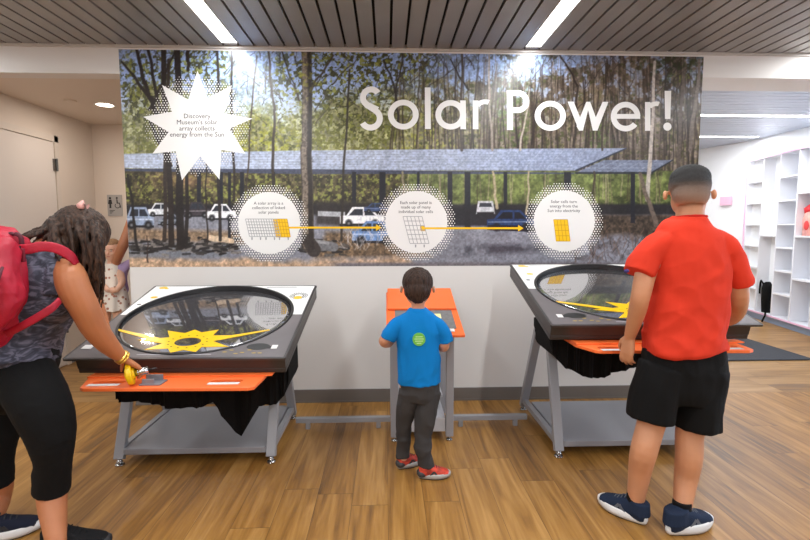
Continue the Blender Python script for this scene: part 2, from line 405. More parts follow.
# little pink notice on the far white wall
q = Vector((5.495, 7.73, 1.83)); 
pn = MB().box((-.1, -.004, -.07), (.1, .004, .07)).build('wall_notice', mat('pink_notice', (236, 190, 214), .5)); pn.location = P(739, 190.5, 7.62)
pn.location = Vector((5.62, 7.32, 0)).lerp(Vector((4.9, 9.65, 0)), .14)+Vector((-.03, -.02, 1.78)); pn.rotation_euler = (0, 0, math.atan2(2.33, -.72))
tag(pn, 'small pale pink notice on the bright far wall left of the cubbies', 'notice')
mt = MB().box((2.9, 4.64, 0.001), (4.36, 5.6, .014)).build('floor_mat', mat('mat_rubber', (46, 48, 54), .8, bump=.3, bscale=300), bevel=.004)
tag(mt, 'dark grey entrance mat on the floor behind the right table', 'mat')
# daylight from the window side at the right
wn = struct('window_1', MB().box((8.1, -.5, .1), (8.12, 6.0, 2.5)), mat('window_day', (255, 255, 255), .5, emit=(206, 226, 255), estr=3.2))
def area(name, loc, rot, sx, sy_, power, col):
    L = bpy.data.lights.new(name, 'AREA'); L.shape = 'RECTANGLE'; L.size = sx; L.size_y = sy_; L.energy = power; L.color = col
    o = bpy.data.objects.new(name, L); COL.objects.link(o); o.location = loc; o.rotation_euler = rot; return o
area('daylight', (7.9, 1.8, 1.5), (0, math.radians(90), 0), 2.2, 6.5, 60, (.72, .85, 1))
area('daylight_far', (5.5, 4.0, 1.6), (0, math.radians(90), math.radians(-65)), 1.8, 1.0, 40, (.74, .86, 1))
area('corridor_lamp', (-2.55, 4.57, 2.455), (0, 0, 0), .12, .12, 7, (1, .88, .79))
w = bpy.data.worlds.new('world'); scene.world = w; w.use_nodes = True
w.node_tree.nodes['Background'].inputs[0].default_value = (.8, .88, 1, 1); w.node_tree.nodes['Background'].inputs[1].default_value = .4
vs_ = scene.view_settings; vs_.view_transform = 'Standard'; vs_.look = 'None'; vs_.exposure = 0; vs_.gamma = 1; vs_.use_curve_mapping = False
# ================================================================ THE MURAL (a flat printed photograph with printed graphics)
M_y = WY-.0008
def wp(u, v, lift=0.0):
    q = P(u, v, M_y-lift); return q
ZB, ZT = 1.0603, 2.6364
NX, NZ = 1060, 386
rng = np.random.default_rng(5)
gx = np.linspace(XL, XR, NX); gz = np.linspace(ZB, ZT, NZ)
GX, GZ = np.meshgrid(gx, gz)
# print coordinates (a 585 x 218 layout, offset 118 / 49)
dx, dy, dz = GX, WY*np.ones_like(GX), GZ-CH
den = dx*AX_F.x+dy*AX_F.y+dz*AX_F.z
TX = 405+F*(dx*AX_R.x+dy*AX_R.y+dz*AX_R.z)/den
TY = 270+F*(dx*AX_D.x+dy*AX_D.y+dz*AX_D.z)/den
def vnoise(sx, sy_, seed, ox=0, oy=0):
    r = np.random.default_rng(seed); X = (TX+ox-100)/sx; Y = (TY+oy)/sy_
    n0, n1 = int(X.max())+3, int(Y.max())+3; g = r.random((n1, n0))
    xi = np.floor(X).astype(int); yi = np.floor(Y).astype(int); fx = X-xi; fy = Y-yi
    fx = fx*fx*(3-2*fx); fy = fy*fy*(3-2*fy)
    xi = np.clip(xi, 0, n0-2); yi = np.clip(yi, 0, n1-2)
    return (g[yi, xi]*(1-fx)+g[yi, xi+1]*fx)*(1-fy)+(g[yi+1, xi]*(1-fx)+g[yi+1, xi+1]*fx)*fy
def fbm(s, seed, oct_=4, asp=1.0):
    a = 0; w = 1; t = 0
    for k in range(oct_): a = a+w*vnoise(s/2**k, s*asp/2**k, seed+k*17); t += w; w *= .6
    return a/t
IMG = np.zeros(TX.shape+(3,))
def C3(c): return np.array(c, float)
def blend(mask, col):
    global IMG
    mask = np.clip(mask, 0, 1)[..., None]; IMG = IMG*(1-mask)+np.asarray(col, float)*mask
def sst(a, b, x): t = np.clip((x-a)/(b-a), 0, 1); return t*t*(3-2*t)
def bell(cx, cy, rx, ry): return np.exp(-(((TX-cx)/rx)**2+((TY-cy)/ry)**2))
def poly(pts, soft=.5):
    """soft mask of a convex polygon in print coordinates"""
    m_ = np.ones_like(TX); n = len(pts); ar = sum(pts[i][0]*pts[(i+1) % n][1]-pts[(i+1) % n][0]*pts[i][1] for i in range(n)); sg_ = 1 if ar > 0 else -1
    for i in range(n):
        (x0, y0), (x1, y1) = pts[i], pts[(i+1) % n]; L = math.hypot(x1-x0, y1-y0)
        d = sg_*((x1-x0)*(TY-y0)-(y1-y0)*(TX-x0))/L
        m_ = np.minimum(m_, np.clip(d/soft+.5, 0, 1))
    return m_
def seg(x0, y0, x1, y1, w0, w1, wob=0, seed=0):
    """tapering stroke mask, only touching its bounding box"""
    L2 = (x1-x0)**2+(y1-y0)**2
    t = np.clip(((TX-x0)*(x1-x0)+(TY-y0)*(y1-y0))/L2, 0, 1)
    px_, py_ = x0+t*(x1-x0), y0+t*(y1-y0)
    d = np.hypot(TX-px_+wob, TY-py_); w_ = (w0+(w1-w0)*t)/2
    return np.clip(w_-d+.5, 0, 1)
ROW_TX = TX.mean(0); COL_TY = TY.mean(1)
def stroke(x0, y0, x1, y1, w0, w1, col, al=1.0, wob=1.0, k=0):
    """painted stroke; works on the sub-window only for speed"""
    global IMG
    m0 = max(w0, w1)+3+abs(wob)
    xa, xb = min(x0, x1)-m0, max(x0, x1)+m0; ya, yb = min(y0, y1)-m0, max(y0, y1)+m0
    i0, i1 = np.searchsorted(ROW_TX, [xa-6, xb+6]); jj = np.where((COL_TY > ya-6) & (COL_TY < yb+6))[0]
    if i1 <= i0 or len(jj) == 0: return
    sl = (slice(jj[0], jj[-1]+1), slice(i0, i1)); X, Y = TX[sl], TY[sl]
    L2 = (x1-x0)**2+(y1-y0)**2+1e-6
    t = np.clip(((X-x0)*(x1-x0)+(Y-y0)*(y1-y0))/L2, 0, 1)
    ww = wob*np.sin(t*7+k)*.8+wob*np.sin(t*17+2.3*k)*.35
    nx_, ny_ = -(y1-y0)/math.sqrt(L2), (x1-x0)/math.sqrt(L2)
    d = np.hypot(X-(x0+t*(x1-x0)+nx_*ww), Y-(y0+t*(y1-y0)+ny_*ww)); w_ = (w0+(w1-w0)*t)/2
    m_ = (np.clip(w_-d+.5, 0, 1)*al)[..., None]
    cc = np.asarray(col, float)
    shade_ = 1.0
    IMG[sl] = IMG[sl]*(1-m_)+cc*m_*shade_
n_big = fbm(60, 1); n_mid = fbm(18, 2); n_fine = fbm(6, 3, 3); n_leaf = fbm(2.6, 4, 2); n_leaf2 = fbm(3.4, 40, 2); n_vert = fbm(5, 5, 3, 9); n_vert2 = fbm(2.6, 6, 2, 16)
# sky
sky = C3((132, 156, 205))[None, None]*(1-sst(60, 150, TY)[..., None])+C3((196, 208, 226))*sst(60, 150, TY)[..., None]
IMG = sky+0*IMG
# far woods
right = sst(380, 520, TX)
base_l = C3((148, 148, 104))*np.ones(TX.shape+(1,)); base_r = C3((112, 100, 90))*np.ones(TX.shape+(1,))
wood = base_l*(1-right[..., None])+base_r*right[..., None]
wood = wood*(.55+.9*n_fine[..., None])
wood = wood + (C3((190, 190, 70))-wood)*(np.clip((n_leaf-.5)*4, 0, .75)*(1-right*.75)*sst(80, 130, TY))[..., None]
wood = wood + (C3((70, 76, 40))-wood)*(np.clip((n_leaf2-.55)*5, 0, .8))[..., None]
vert = np.clip((n_vert2-.52)*4, 0, 1)*(.25+.65*right)
wood = wood + (C3((58, 46, 40))-wood)*vert[..., None]
vert = np.clip((n_vert-.6)*5, 0, 1)*(.32*right)
wood = wood + (C3((184, 166, 150))-wood)*vert[..., None]
edge = 106-40*right+34*(n_mid-.5)*2+14*(n_leaf-.5)*2+10*np.sin(TX/37)-18*sst(560, 640, TX)
cov = sst(-9, 9, TY-edge)*(1-np.clip((n_fine-.56)*9, 0, 1)*(1-sst(90, 135, TY))*.7)
blend(np.clip(cov+.0, 0, 1), wood)
# greens low left, pines
blend(np.clip((n_leaf-.42)*5, 0, 1)*bell(300, 135, 90, 30)*.75, C3((176, 178, 60)))
blend(np.clip((n_leaf2-.42)*5, 0, 1)*bell(150, 170, 60, 60)*.6, C3((92, 92, 44)))
blend(np.clip((n_leaf-.40)*5, 0, 1)*bell(512, 118, 22, 45)*.7, C3((84, 112, 52)))
blend(np.clip((n_leaf-.40)*5, 0, 1)*bell(596, 138, 15, 24)*.7, C3((70, 100, 44)))
blend(np.clip((n_leaf2-.40)*5, 0, 1)*bell(675, 66, 34, 16)*.8, C3((52, 62, 34)))
blend(np.clip((n_leaf-.46)*5, 0, 1)*bell(685, 78, 14, 6)*.8, C3((112, 124, 40)))
blend(np.clip((n_leaf2-.44)*5, 0, 1)*bell(520, 55, 60, 12)*.8, C3((60, 58, 40)))
blend(np.clip((n_mid-.42)*4, 0, 1)*bell(600, 90, 60, 35)*.35, C3((150, 120, 84)))
# high leaves against the sky, left
for (cx, cy, rx, ry, am) in ((150, 90, 40, 50, .9), (205, 62, 30, 22, .9), (185, 110, 60, 40, .4), (290, 80, 22, 30, .6), (345, 70, 60, 26, .95), (395, 60, 40, 20, .9), (365, 110, 40, 40, .8), (330, 110, 50, 40, .5)):
    blend(np.clip((n_leaf-.5)*9, 0, 1)*np.clip(bell(cx, cy, rx, ry)*1.5, 0, 1)*am, C3((72, 74, 42)))
    blend(np.clip((n_leaf2-.6)*9, 0, 1)*np.clip(bell(cx, cy, rx, ry)*1.5, 0, 1)*am*.8, C3((138, 142, 58)))
# random thin trunks and twigs
rr = random.Random(11)
for k in range(170):
    x = rr.uniform(395, 704); y = rr.uniform(50, 90); c_ = rr.choice([(60, 48, 42), (78, 64, 54), (48, 40, 38), (130, 116, 104), (66, 54, 46)])
    stroke(x, y, x+rr.uniform(-9, 9), rr.uniform(135, 200), .5, rr.uniform(.9, 2.2), c_, .75, .6, k)
for k in range(260):
    x = rr.uniform(390, 704) if k % 3 else rr.uniform(122, 400); y = rr.uniform(50, 125); a = rr.uniform(-2.5, -.6); L = rr.uniform(8, 32)
    stroke(x, y, x+L*math.cos(a), y+L*math.sin(a), 1.1, .3, (58, 50, 48), .7, .8, k)
# under the canopy: shrubs and shade
um = sst(170, 172, TY)
blend(um, C3((92, 84, 58))*(.45+1.0*n_fine[..., None]))
blend(um*sst(395, 415, TX)*(1-sst(208, 216, TY)), C3((110, 122, 64))*(.45+1.0*n_fine[..., None]))
blend(um*sst(590, 610, TX)*np.clip((n_leaf-.42)*4, 0, 1)*sst(185, 200, TY)*.7, C3((60, 66, 34)))
blend(um*np.clip((n_leaf-.5)*6, 0, 1)*(1-sst(395, 420, TX))*sst(172, 176, TY)*.7, C3((150, 160, 70)))
blend(um*np.clip((n_leaf2-.52)*6, 0, 1)*(1-sst(395, 420, TX))*.7, C3((44, 40, 30)))
blend(bell(185, 180, 30, 8)*.7, C3((150, 112, 82))*(.6+.8*n_fine[..., None]))
for k in range(60):
    x = rr.uniform(398, 700); stroke(x, 172, x+rr.uniform(-3, 3), rr.uniform(196, 214), .8, 1.4, rr.choice([(120, 108, 84), (70, 60, 44), (160, 146, 120)]), .6, .4, k)
# far dark strip and ground
blend(sst(202, 206, TY)*(1-sst(219, 222, TY)), C3((44, 42, 46))*(.7+.6*n_fine[..., None]))
blend(sst(213, 217, TY), C3((128, 130, 142))*(.86+.28*n_mid[..., None]))
blend(sst(213, 217, TY)*(1-sst(232, 240, TY+8*(n_mid-.5)))*sst(555, 575, TX), C3((74, 62, 52))*(.5+1.0*n_leaf[..., None]))
blend(poly([(128, 228), (250, 232), (250, 244), (128, 240)], 5)*.85, C3((150, 120, 88))*(.65+.7*n_leaf[..., None]))
blend(poly([(326, 232), (396, 232), (430, 256), (316, 258)], 5)*.9, C3((112, 88, 62))*(.5+1.0*n_leaf[..., None]))
tan = sst(-4, 4, TY-(258-2*np.sin(TX/60))+5*(n_mid-.5)*2-sst(400, 450, TX)*30+0)*(1-sst(430, 470, TX))
blend(tan, C3((186, 154, 124))*(.75+.5*n_leaf[..., None]))
blend(sst(-2, 2, TY-262.5)*sst(320, 345, TX)*(1-0*TX), C3((112, 106, 112)))
blend(np.clip(poly([(425, 246), (535, 244), (560, 250), (440, 257)], 6)*np.clip((n_mid-.36)*5, 0, 1), 0, 1)*.85, C3((62, 62, 72)))
blend(poly([(560, 236), (700, 232), (704, 264), (570, 264)], 6)*np.clip((n_fine-.45)*4, 0, 1)*.6, C3((84, 76, 78)))
blend(poly([(128, 246), (230, 246), (230, 257), (128, 258)], 3)*.8, C3((116, 122, 132)))
# roofs of the car port: blue grey panels with pale joints
rows = .5+.5*np.sin((TY-150)*2.5)
roof = C3((112, 124, 156))[None, None]*(1-.0)+(C3((186, 198, 220))-C3((104, 118, 154)))*((.22+.35*n_mid+.25*rows*(n_fine+.2))*(1.25-.75*sst(330, 640, TX)))[..., None]
rl = poly([(118, 154), (300, 150.5), (470, 149), (626, 148.2), (575, 170.5), (300, 170.5), (118, 168)], .8)
blend(rl, roof)
for k in range(16):
    x = 268+k*22; stroke(x+10, 149.5, x-8, 169, .5, .5, (176, 186, 206), .5, 0)
blend(poly([(118, 166.5), (300, 169), (576, 169.5), (574, 174), (300, 174), (118, 171)], .7), C3((70, 76, 98)))
blend(poly([(604, 160), (673, 160), (652, 172), (576, 172.5)], .7), roof*.84)
for t_ in (.33, .66): stroke(604-28*t_, 160+12*t_, 673-21*t_, 160+12*t_, .5, .5, (170, 180, 204), .5, 0)
for k in range(4): stroke(618+k*13, 160, 592+k*15, 172, .5, .5, (170, 180, 204), .5, 0)
stroke(576, 173, 652, 173, 2, 2, (44, 48, 62), 1, 0); stroke(626, 148.5, 576, 170.5, 1.2, 1.6, (50, 56, 74), 1, 0); stroke(673, 160, 652, 172.5, 1, 1.6, (44, 48, 62), 1, 0)
for (xa, xb, yb) in ((379.5, 385.5, 207), (447.6, 452.2, 212), (464.6, 470.4, 228), (503.6, 507.2, 214), (564, 571, 190), (630.6, 635, 223), (417, 419.5, 196), (240, 244, 205), (272, 275, 190), (219, 223, 205), (352, 356, 204), (228, 231, 240), (197, 201, 204)):
    blend(poly([(xa, 172), (xb, 172), (xb, yb), (xa, yb)], .8), C3((36, 38, 48)))
blend(poly([(395, 207), (564, 209), (564, 226), (395, 226)], 3)*.93, C3((34, 34, 42)))
blend(poly([(316, 201), (375, 202), (360, 228), (316, 224)], 4)*.8, C3((52, 46, 46)))
blend(poly([(318, 216), (345, 217), (345, 212), (318, 211)], 1), C3((170, 172, 178)))
# parked cars
def car(x0, x1, y0, y1, col, glass=(48, 54, 66), face=1, suv=False):
    w_ = x1-x0; h = y1-y0; X = lambda t: x0+w_*t if face > 0 else x1-w_*t
    Y = lambda t: y0+h*t
    tq = (lambda a: a) 
    def pg(ps): 
        q = [(X(a), Y(b)) for a, b in ps]; return poly(q, .7)
    blend(pg([(0, .45), (.5, .34), (1, .42), (1, .82), (.0, .84)]), C3(col))
    blend(pg([(.12, .5), (.28, 0), (.84 if suv else .68, 0), (.97 if suv else .9, .5)]), C3(col)*.98)
    blend(pg([(.2, .42), (.33, .1), (.52, .1), (.52, .42)]), C3(glass)); blend(pg([(.56, .42), (.56, .1), (.8 if suv else .66, .1), (.88 if suv else .8, .42)]), C3(glass))
    blend(pg([(0, .84), (1, .82), (1, .92), (0, .94)])*.9, C3((30, 30, 34)))
    for a in (.2, .8):
        blend(np.clip(1.2-np.hypot((TX-X(a))/(h*.2), (TY-Y(.82))/(h*.22))*1.0, 0, 1)*1.6, C3((26, 26, 30)))
        blend(np.clip(1.0-np.hypot((TX-X(a))/(h*.12), (TY-Y(.82))/(h*.12)), 0, 1), C3((140, 142, 148)))
    blend(pg([(.02, .55), (.98, .52), (.98, .58), (.02, .6)])*.35, C3((255, 255, 255)))
car(148, 172, 203, 217, (206, 210, 216)); car(126, 154, 207, 229, (140, 156, 184), suv=True, face=-1)
car(184, 210, 202, 218, (66, 58, 66)); car(206, 236, 204, 221, (222, 224, 230), face=1); car(158, 182, 214, 226, (120, 128, 144))
car(340, 384, 207, 227, (224, 226, 232)); car(352, 396, 221, 245, (96, 132, 186), face=-1); car(364, 388, 203, 213, (56, 76, 120), face=-1)
blend(poly([(478, 201), (493, 201), (495, 214), (476, 214)], 1), C3((186, 188, 194))); blend(poly([(480, 203), (491, 203), (492, 207), (479, 207)], .8), C3((60, 64, 74))); blend(poly([(477, 212), (494, 212), (494, 215), (477, 215)], 1), C3((40, 40, 44)))
car(487, 536, 210, 231, (34, 62, 112), glass=(20, 26, 40), face=1); blend(poly([(488, 225), (560, 226), (560, 233), (488, 230)], 1), C3((30, 32, 44)))
# stones and stone wall
rr = random.Random(3)
for k in range(230):
    x = rr.uniform(132, 238) if k < 150 else (rr.uniform(300, 350) if k < 200 else rr.uniform(126, 236)); y = 247+rr.gauss(0, 3.6); a = rr.uniform(1.5, 4.6)
    c_ = rr.choice([(40, 38, 40), (54, 52, 54), (92, 88, 86), (128, 122, 118), (36, 34, 34), (64, 60, 58)])
    stroke(x-a, y, x+a, y+rr.uniform(-1.5, 1.5), rr.uniform(1.6, 3.4), rr.uniform(1.2, 2.6), c_, .92, 0)
stroke(211, 238, 232, 241, 6, 5, (202, 176, 146), 1, .3); stroke(312, 245, 334, 247, 11, 9, (112, 112, 116), 1, .3); stroke(316, 241, 328, 243, 4, 3, (150, 150, 152), .8, .3)
for k in range(120):
    x = rr.uniform(565, 700); y = rr.uniform(236, 264); L = rr.uniform(5, 18); a = rr.uniform(-2.3, -.8)
    stroke(x, y, x+L*math.cos(a), y+L*math.sin(a), .8, .3, rr.choice([(70, 56, 52), (120, 92, 76), (56, 50, 52)]), .75, .4, k)
for k in range(46):
    x = rr.uniform(340, 398); y = rr.uniform(236, 250); L = rr.uniform(6, 16); a = rr.uniform(-2.3, -.8); stroke(x, y, x+L*math.cos(a), y+L*math.sin(a), .7, .3, (196, 190, 190), .6, .4, k)
# foreground trunks
TK = (46, 38, 36)
for s_ in ((163, 50, 172, 244, 5, 6, TK), (178, 50, 181, 246, 6, 8, (40, 34, 34)), (168, 60, 164, 240, 3, 4, (56, 46, 42)), (150, 120, 170, 165, 3, 5, TK), (122, 62, 152, 100, 2, 4, TK), (152, 98, 166, 150, 5, 6, TK), (136, 50, 150, 100, 3, 4, TK),
           (148, 50, 160, 110, 3, 3, TK), (176, 50, 150, 110, 1.5, 3, TK), (188, 50, 188, 70, 4, 3, TK), (217, 50, 220, 240, 2.4, 3.2, (48, 42, 42)), (231, 50, 234, 200, 2, 2.4, (52, 44, 42)), (188, 110, 186, 246, 2.6, 4, (40, 34, 34)), (206, 160, 207, 244, 1.2, 1.6, TK),
           (256, 56, 246, 190, 1.4, 1.6, (70, 58, 50)), (268, 50, 274, 110, 2, 2.4, (70, 60, 54)), (274, 110, 273, 190, 2.4, 3, (62, 52, 46)), (349, 70, 341, 240, 1.8, 2.4, (56, 48, 42)), (128, 175, 138, 250, 2.2, 2.8, (36, 32, 32)), (147, 236, 148, 262, 1, 1.4, (60, 44, 40)),
           (281, 50, 298, 96, 1.4, 1, TK), (334, 56, 312, 86, 1.6, 2, (66, 56, 50)), (356, 60, 332, 84, .8, 1.4, (66, 56, 50)), (312, 90, 322, 76, 1.5, .8, (66, 56, 50)), (300, 100, 286, 74, 1.6, .6, (66, 56, 50)), (384, 60, 396, 92, 1.8, 2, (48, 42, 42)), (396, 92, 398, 128, 2, 2, (48, 42, 42)), (404, 50, 396, 92, 1, 1.4, (48, 42, 42)),
           (450, 60, 468, 90, 1.2, 2, (52, 46, 46)), (488, 52, 492, 150, 1.6, 2.4, (150, 136, 124)), (462, 50, 461, 150, 2, 3, (74, 64, 58)), (530, 90, 520, 150, 1, 2, (172, 160, 148)), (655, 62, 648, 200, 2.6, 4.5, (182, 172, 164)), (645, 118, 651, 128, 2, 3, (190, 180, 172)), (640, 174, 656, 225, 3.5, 5, (110, 96, 86)), (700, 60, 690, 150, 3, 4, (118, 106, 98)), (560, 54, 578, 86, 1.4, 2, TK), (578, 86, 574, 146, 2, 2.4, (60, 50, 44)), (606, 64, 602, 150, 1.6, 2, (70, 60, 52)), (684, 70, 676, 200, 3, 4, (96, 84, 76)), (403, 172, 404, 205, 2, 2.4, (140, 128, 104)), (493, 172, 497, 208, 2, 3, (176, 160, 130)), (529, 172, 527, 214, 1.6, 2.2, (170, 156, 130)), (594, 172, 593, 206, 1.8, 1.6, (70, 58, 48))):
    stroke(*s_[:6], s_[6], .95, .8, s_[0])
# the big trunk with lit and dark flank
for (xo, w_, c_) in ((0, 11, (78, 68, 62)), (-2.2, 5, (132, 118, 104)), (3, 3.5, (50, 44, 42))):
    stroke(307+xo, 48, 307+xo, 150, w_*.9, w_*.92, c_, .95, .3, 1); stroke(306+xo, 148, 308.5+xo, 246, w_, w_*1.15, c_, .95, .4, 2)
stroke(308, 240, 314, 250, 12, 14, (58, 50, 48), .9, .3)
blend(np.clip((n_leaf-.5)*6, 0, 1)*poly([(300, 48), (313, 48), (314, 250), (301, 250)], 2)*.4, C3((40, 34, 32)))
blend(np.clip((n_leaf2-.56)*8, 0, 1)*bell(300, 75, 14, 30)*.7, C3((150, 150, 50)))
IMG *= (.82+.36*fbm(1.8, 77, 2)[..., None])
lum = IMG.mean(2, keepdims=True); IMG = lum+(IMG-lum)*.82
IMG = np.clip((IMG-108)*1.18+110, 0, 255)/255
LIN = np.where(IMG <= .04045, IMG/12.92, ((IMG+.055)/1.055)**2.4)
me = bpy.data.meshes.new('forest_print')
nv = NX*NZ; co_ = np.empty((nv, 3), np.float32); co_[:, 0] = GX.ravel(); co_[:, 1] = M_y; co_[:, 2] = GZ.ravel()
ii = (np.arange(NZ-1)[:, None]*NX+np.arange(NX-1)[None]).ravel()
fa = np.stack([ii, ii+1, ii+NX+1, ii+NX], 1).astype(np.int32)
me.vertices.add(nv); me.vertices.foreach_set('co', co_.ravel()); nf = len(fa)
me.loops.add(nf*4); me.loops.foreach_set('vertex_index', fa.ravel()); me.polygons.add(nf); me.polygons.foreach_set('loop_start', np.arange(nf, dtype=np.int32)*4)
me.update(calc_edges=True)
ca = me.color_attributes.new('print', 'FLOAT_COLOR', 'POINT'); cc = np.ones((nv, 4), np.float32); cc[:, :3] = LIN.reshape(-1, 3); ca.data.foreach_set('color', cc.ravel())
N = NT('mural_print'); at_ = N.n('ShaderNodeAttribute', attribute_name='print'); N.l(at_.outputs['Color'], N.b.inputs['Base Color']); N.b.inputs['Roughness'].default_value = .3; N.b.inputs['Specular IOR Level'].default_value = .5
me.materials.append(N.m)
mural = bpy.data.objects.new('wall_mural_print', me); mural.name = 'photo_mural'; COL.objects.link(mural)
tag(mural, 'large printed photo mural of woods and car port titled Solar Power!', 'mural')
# ---- lettering and graphics, flat print laid on the photograph
class FM(MB):
    """flat shapes given in layout coordinates, laid on the mural"""
    def __init__(s, lift): super().__init__(); s.lift = lift
    def pg(s, pts):
        s.lift += .00006
        return s.add([wp(u, v, s.lift) for u, v in pts], [tuple(range(len(pts)))])
    def arc(s, cx, cy, r0, r1, a0, a1, ry=1.0, n=36):
        """annulus sector; degrees, counter-clockwise as seen, 0 = right"""
        vs = []; fs = []; s.lift += .00006
        for k in range(n+1):
            a = math.radians(a0+(a1-a0)*k/n)
            for r in (r0, r1): vs.append(wp(cx+r*math.cos(a), cy-r*ry*math.sin(a), s.lift))
        for k in range(n): fs.append((2*k, 2*k+1, 2*k+3, 2*k+2))
        return s.add(vs, fs)
    def disc_(s, cx, cy, r, ry=1.0, n=64): return s.add([wp(cx+r*math.cos(2*PI*k/n), cy-r*ry*math.sin(2*PI*k/n), s.lift) for k in range(n)], [tuple(range(n))])
    def text(s, body, size, cx, cy, dx_=0):
        vs, fs = text_mesh(body, size); q = [(cx+v.x, cy-v.y) for v in vs]
        return s.add([wp(u, v, s.lift) for u, v in q], fs)
def letter(name, draw):
    f = FM(.0016); draw(f); o = f.build('letter_'+name, M_print, mural, fix=False); return o
W = 5.8
def ring_l(f, cx, cy, R, ry=1.0, a0=0, a1=360): f.arc(cx, cy, R-W, R, a0, a1, ry, 64)
def L_S(f):
    # two bowls drawn as arcs joined by a diagonal spine
    f.arc(371.2, 97.6, 5.2, 11.2, 35, 240, 1.0); f.arc(370.6, 118.4, 6.2, 12.2, -150, 62, 1.0)
    f.pg([(362.2, 104.4), (368.2, 102.0), (379.2, 107.2), (375.4, 113.2)])
    f.pg([(364.3, 107), (366.6, 102.2), (378, 108.4), (374, 113)])
letter('s', L_S)
letter('o', lambda f: ring_l(f, 403.3, 114.6, 15.4, .97))
letter('l', lambda f: f.pg([(424.8, 87.4), (430.6, 87.4), (430.8, 129), (425, 129)]))
letter('a', lambda f: (ring_l(f, 450.6, 114.8, 15.2, .97), f.pg([(460.2, 100.4), (465.8, 100.4), (466, 129.2), (460.4, 129.2)])))
letter('r', lambda f: (f.pg([(472.8, 100.4), (478.4, 100.4), (478.4, 129.2), (472.8, 129.2)]), f.arc(485.2, 109.6, 6.4, 12, 68, 150, .85)))
letter('p', lambda f: (f.pg([(506.8, 90.2), (512.8, 90.2), (513, 130), (507, 130)]), f.pg([(512.6, 90.2), (518, 90.2), (518, 95.8), (512.6, 95.8)]), f.pg([(512.6, 107.4), (518, 107.4), (518, 113), (512.6, 113)]), f.arc(517.8, 101.6, 5.8, 11.4, -91, 91)))
letter('o', lambda f: ring_l(f, 550.3, 115.8, 15.6, .96))
letter('w', lambda f: (f.pg([(567.6, 101.6), (573.6, 101.6), (581.2, 120.2), (579, 130.6)]), f.pg([(579, 130.6), (576.6, 126), (586.2, 101.8), (590.2, 101.8), (583, 130.6)]), f.pg([(586.2, 101.8), (590.2, 101.8), (599, 126), (596, 130.6), (592.8, 130.6)]), f.pg([(592.8, 130.6), (597.4, 130.6), (608.4, 101.8), (602.6, 101.8), (593.6, 122)])))
letter('e', lambda f: (f.arc(625.6, 116.6, 9.2, 14.8, 2, 322, 1.0, 60), f.pg([(612.6, 114), (640.2, 114), (640.2, 118.8), (612.6, 118.8)])))
letter('r', lambda f: (f.pg([(645, 102), (650.4, 102), (650.4, 130.8), (645, 130.8)]), f.arc(656.4, 110.6, 5.4, 10.8, 72, 150, .85)))
letter('exclamation', lambda f: (f.pg([(664.6, 90.8), (671.2, 90.8), (670.4, 119), (665, 119)]), f.disc_(667.4, 126.6, 4.1, n=28)))
# star burst
f = FM(.0012)
cx, cy = 197.0, 123.2
tips = [(197.5, 70.5), (231.6, 85.4), (252.5, 118.6), (245.4, 153.6), (219.5, 179.6), (182, 180.2), (152.5, 153.6), (143.2, 116.8), (162, 85)]
# valleys between tips
val = [(207.6, 98.4), (224, 113.2), (229.2, 128.6), (221.4, 150), (200.2, 156.4), (175.6, 151.2), (168.6, 132), (172, 111.6), (188.2, 99.4)]
pts = []
for t_, v_ in zip(tips, val): pts += [t_, v_]
o_ = len(f.v); f.v += [tuple(wp(cx, cy, f.lift))]+[tuple(wp(u, v, f.lift)) for u, v in pts]; n_ = len(pts)
for k in range(n_): f.f.append((o_, o_+1+k, o_+1+(k+1) % n_)); f.mi.append(0)
sb = f.build('star_burst', M_print, mural, fix=False)
f = FM(.0018)
for k, t_ in enumerate(('Discovery', 'Museum\'s solar', 'array collects', 'energy from the Sun')): f.text(t_, 6.6, 197, 118.2+k*6.15)
f.build('caption', M_ink, sb, fix=False)
def inpoly(x, y, pg):
    c_ = False; j = len(pg)-1
    for i in range(len(pg)):
        if (pg[i][1] > y) != (pg[j][1] > y) and x < (pg[j][0]-pg[i][0])*(y-pg[i][1])/(pg[j][1]-pg[i][1])+pg[i][0]: c_ = not c_
        j = i
    return c_
f = FM(.0008); r_ = 0
st = 2.7
for j in range(60):
    for i in range(60):
        u = 140+i*st+(j % 2)*st/2; v = 70+j*st*.87
        d_ = math.hypot(u-197.5, (v-124.5))
        if 29 < d_ < 50+3*math.sin(i) and not inpoly(u, v, pts):
            f.disc_(u, v, .86*(1-.55*max(0, (d_-36)/16)), n=6)
f.build('halftone_dots', M_print, mural, fix=False)
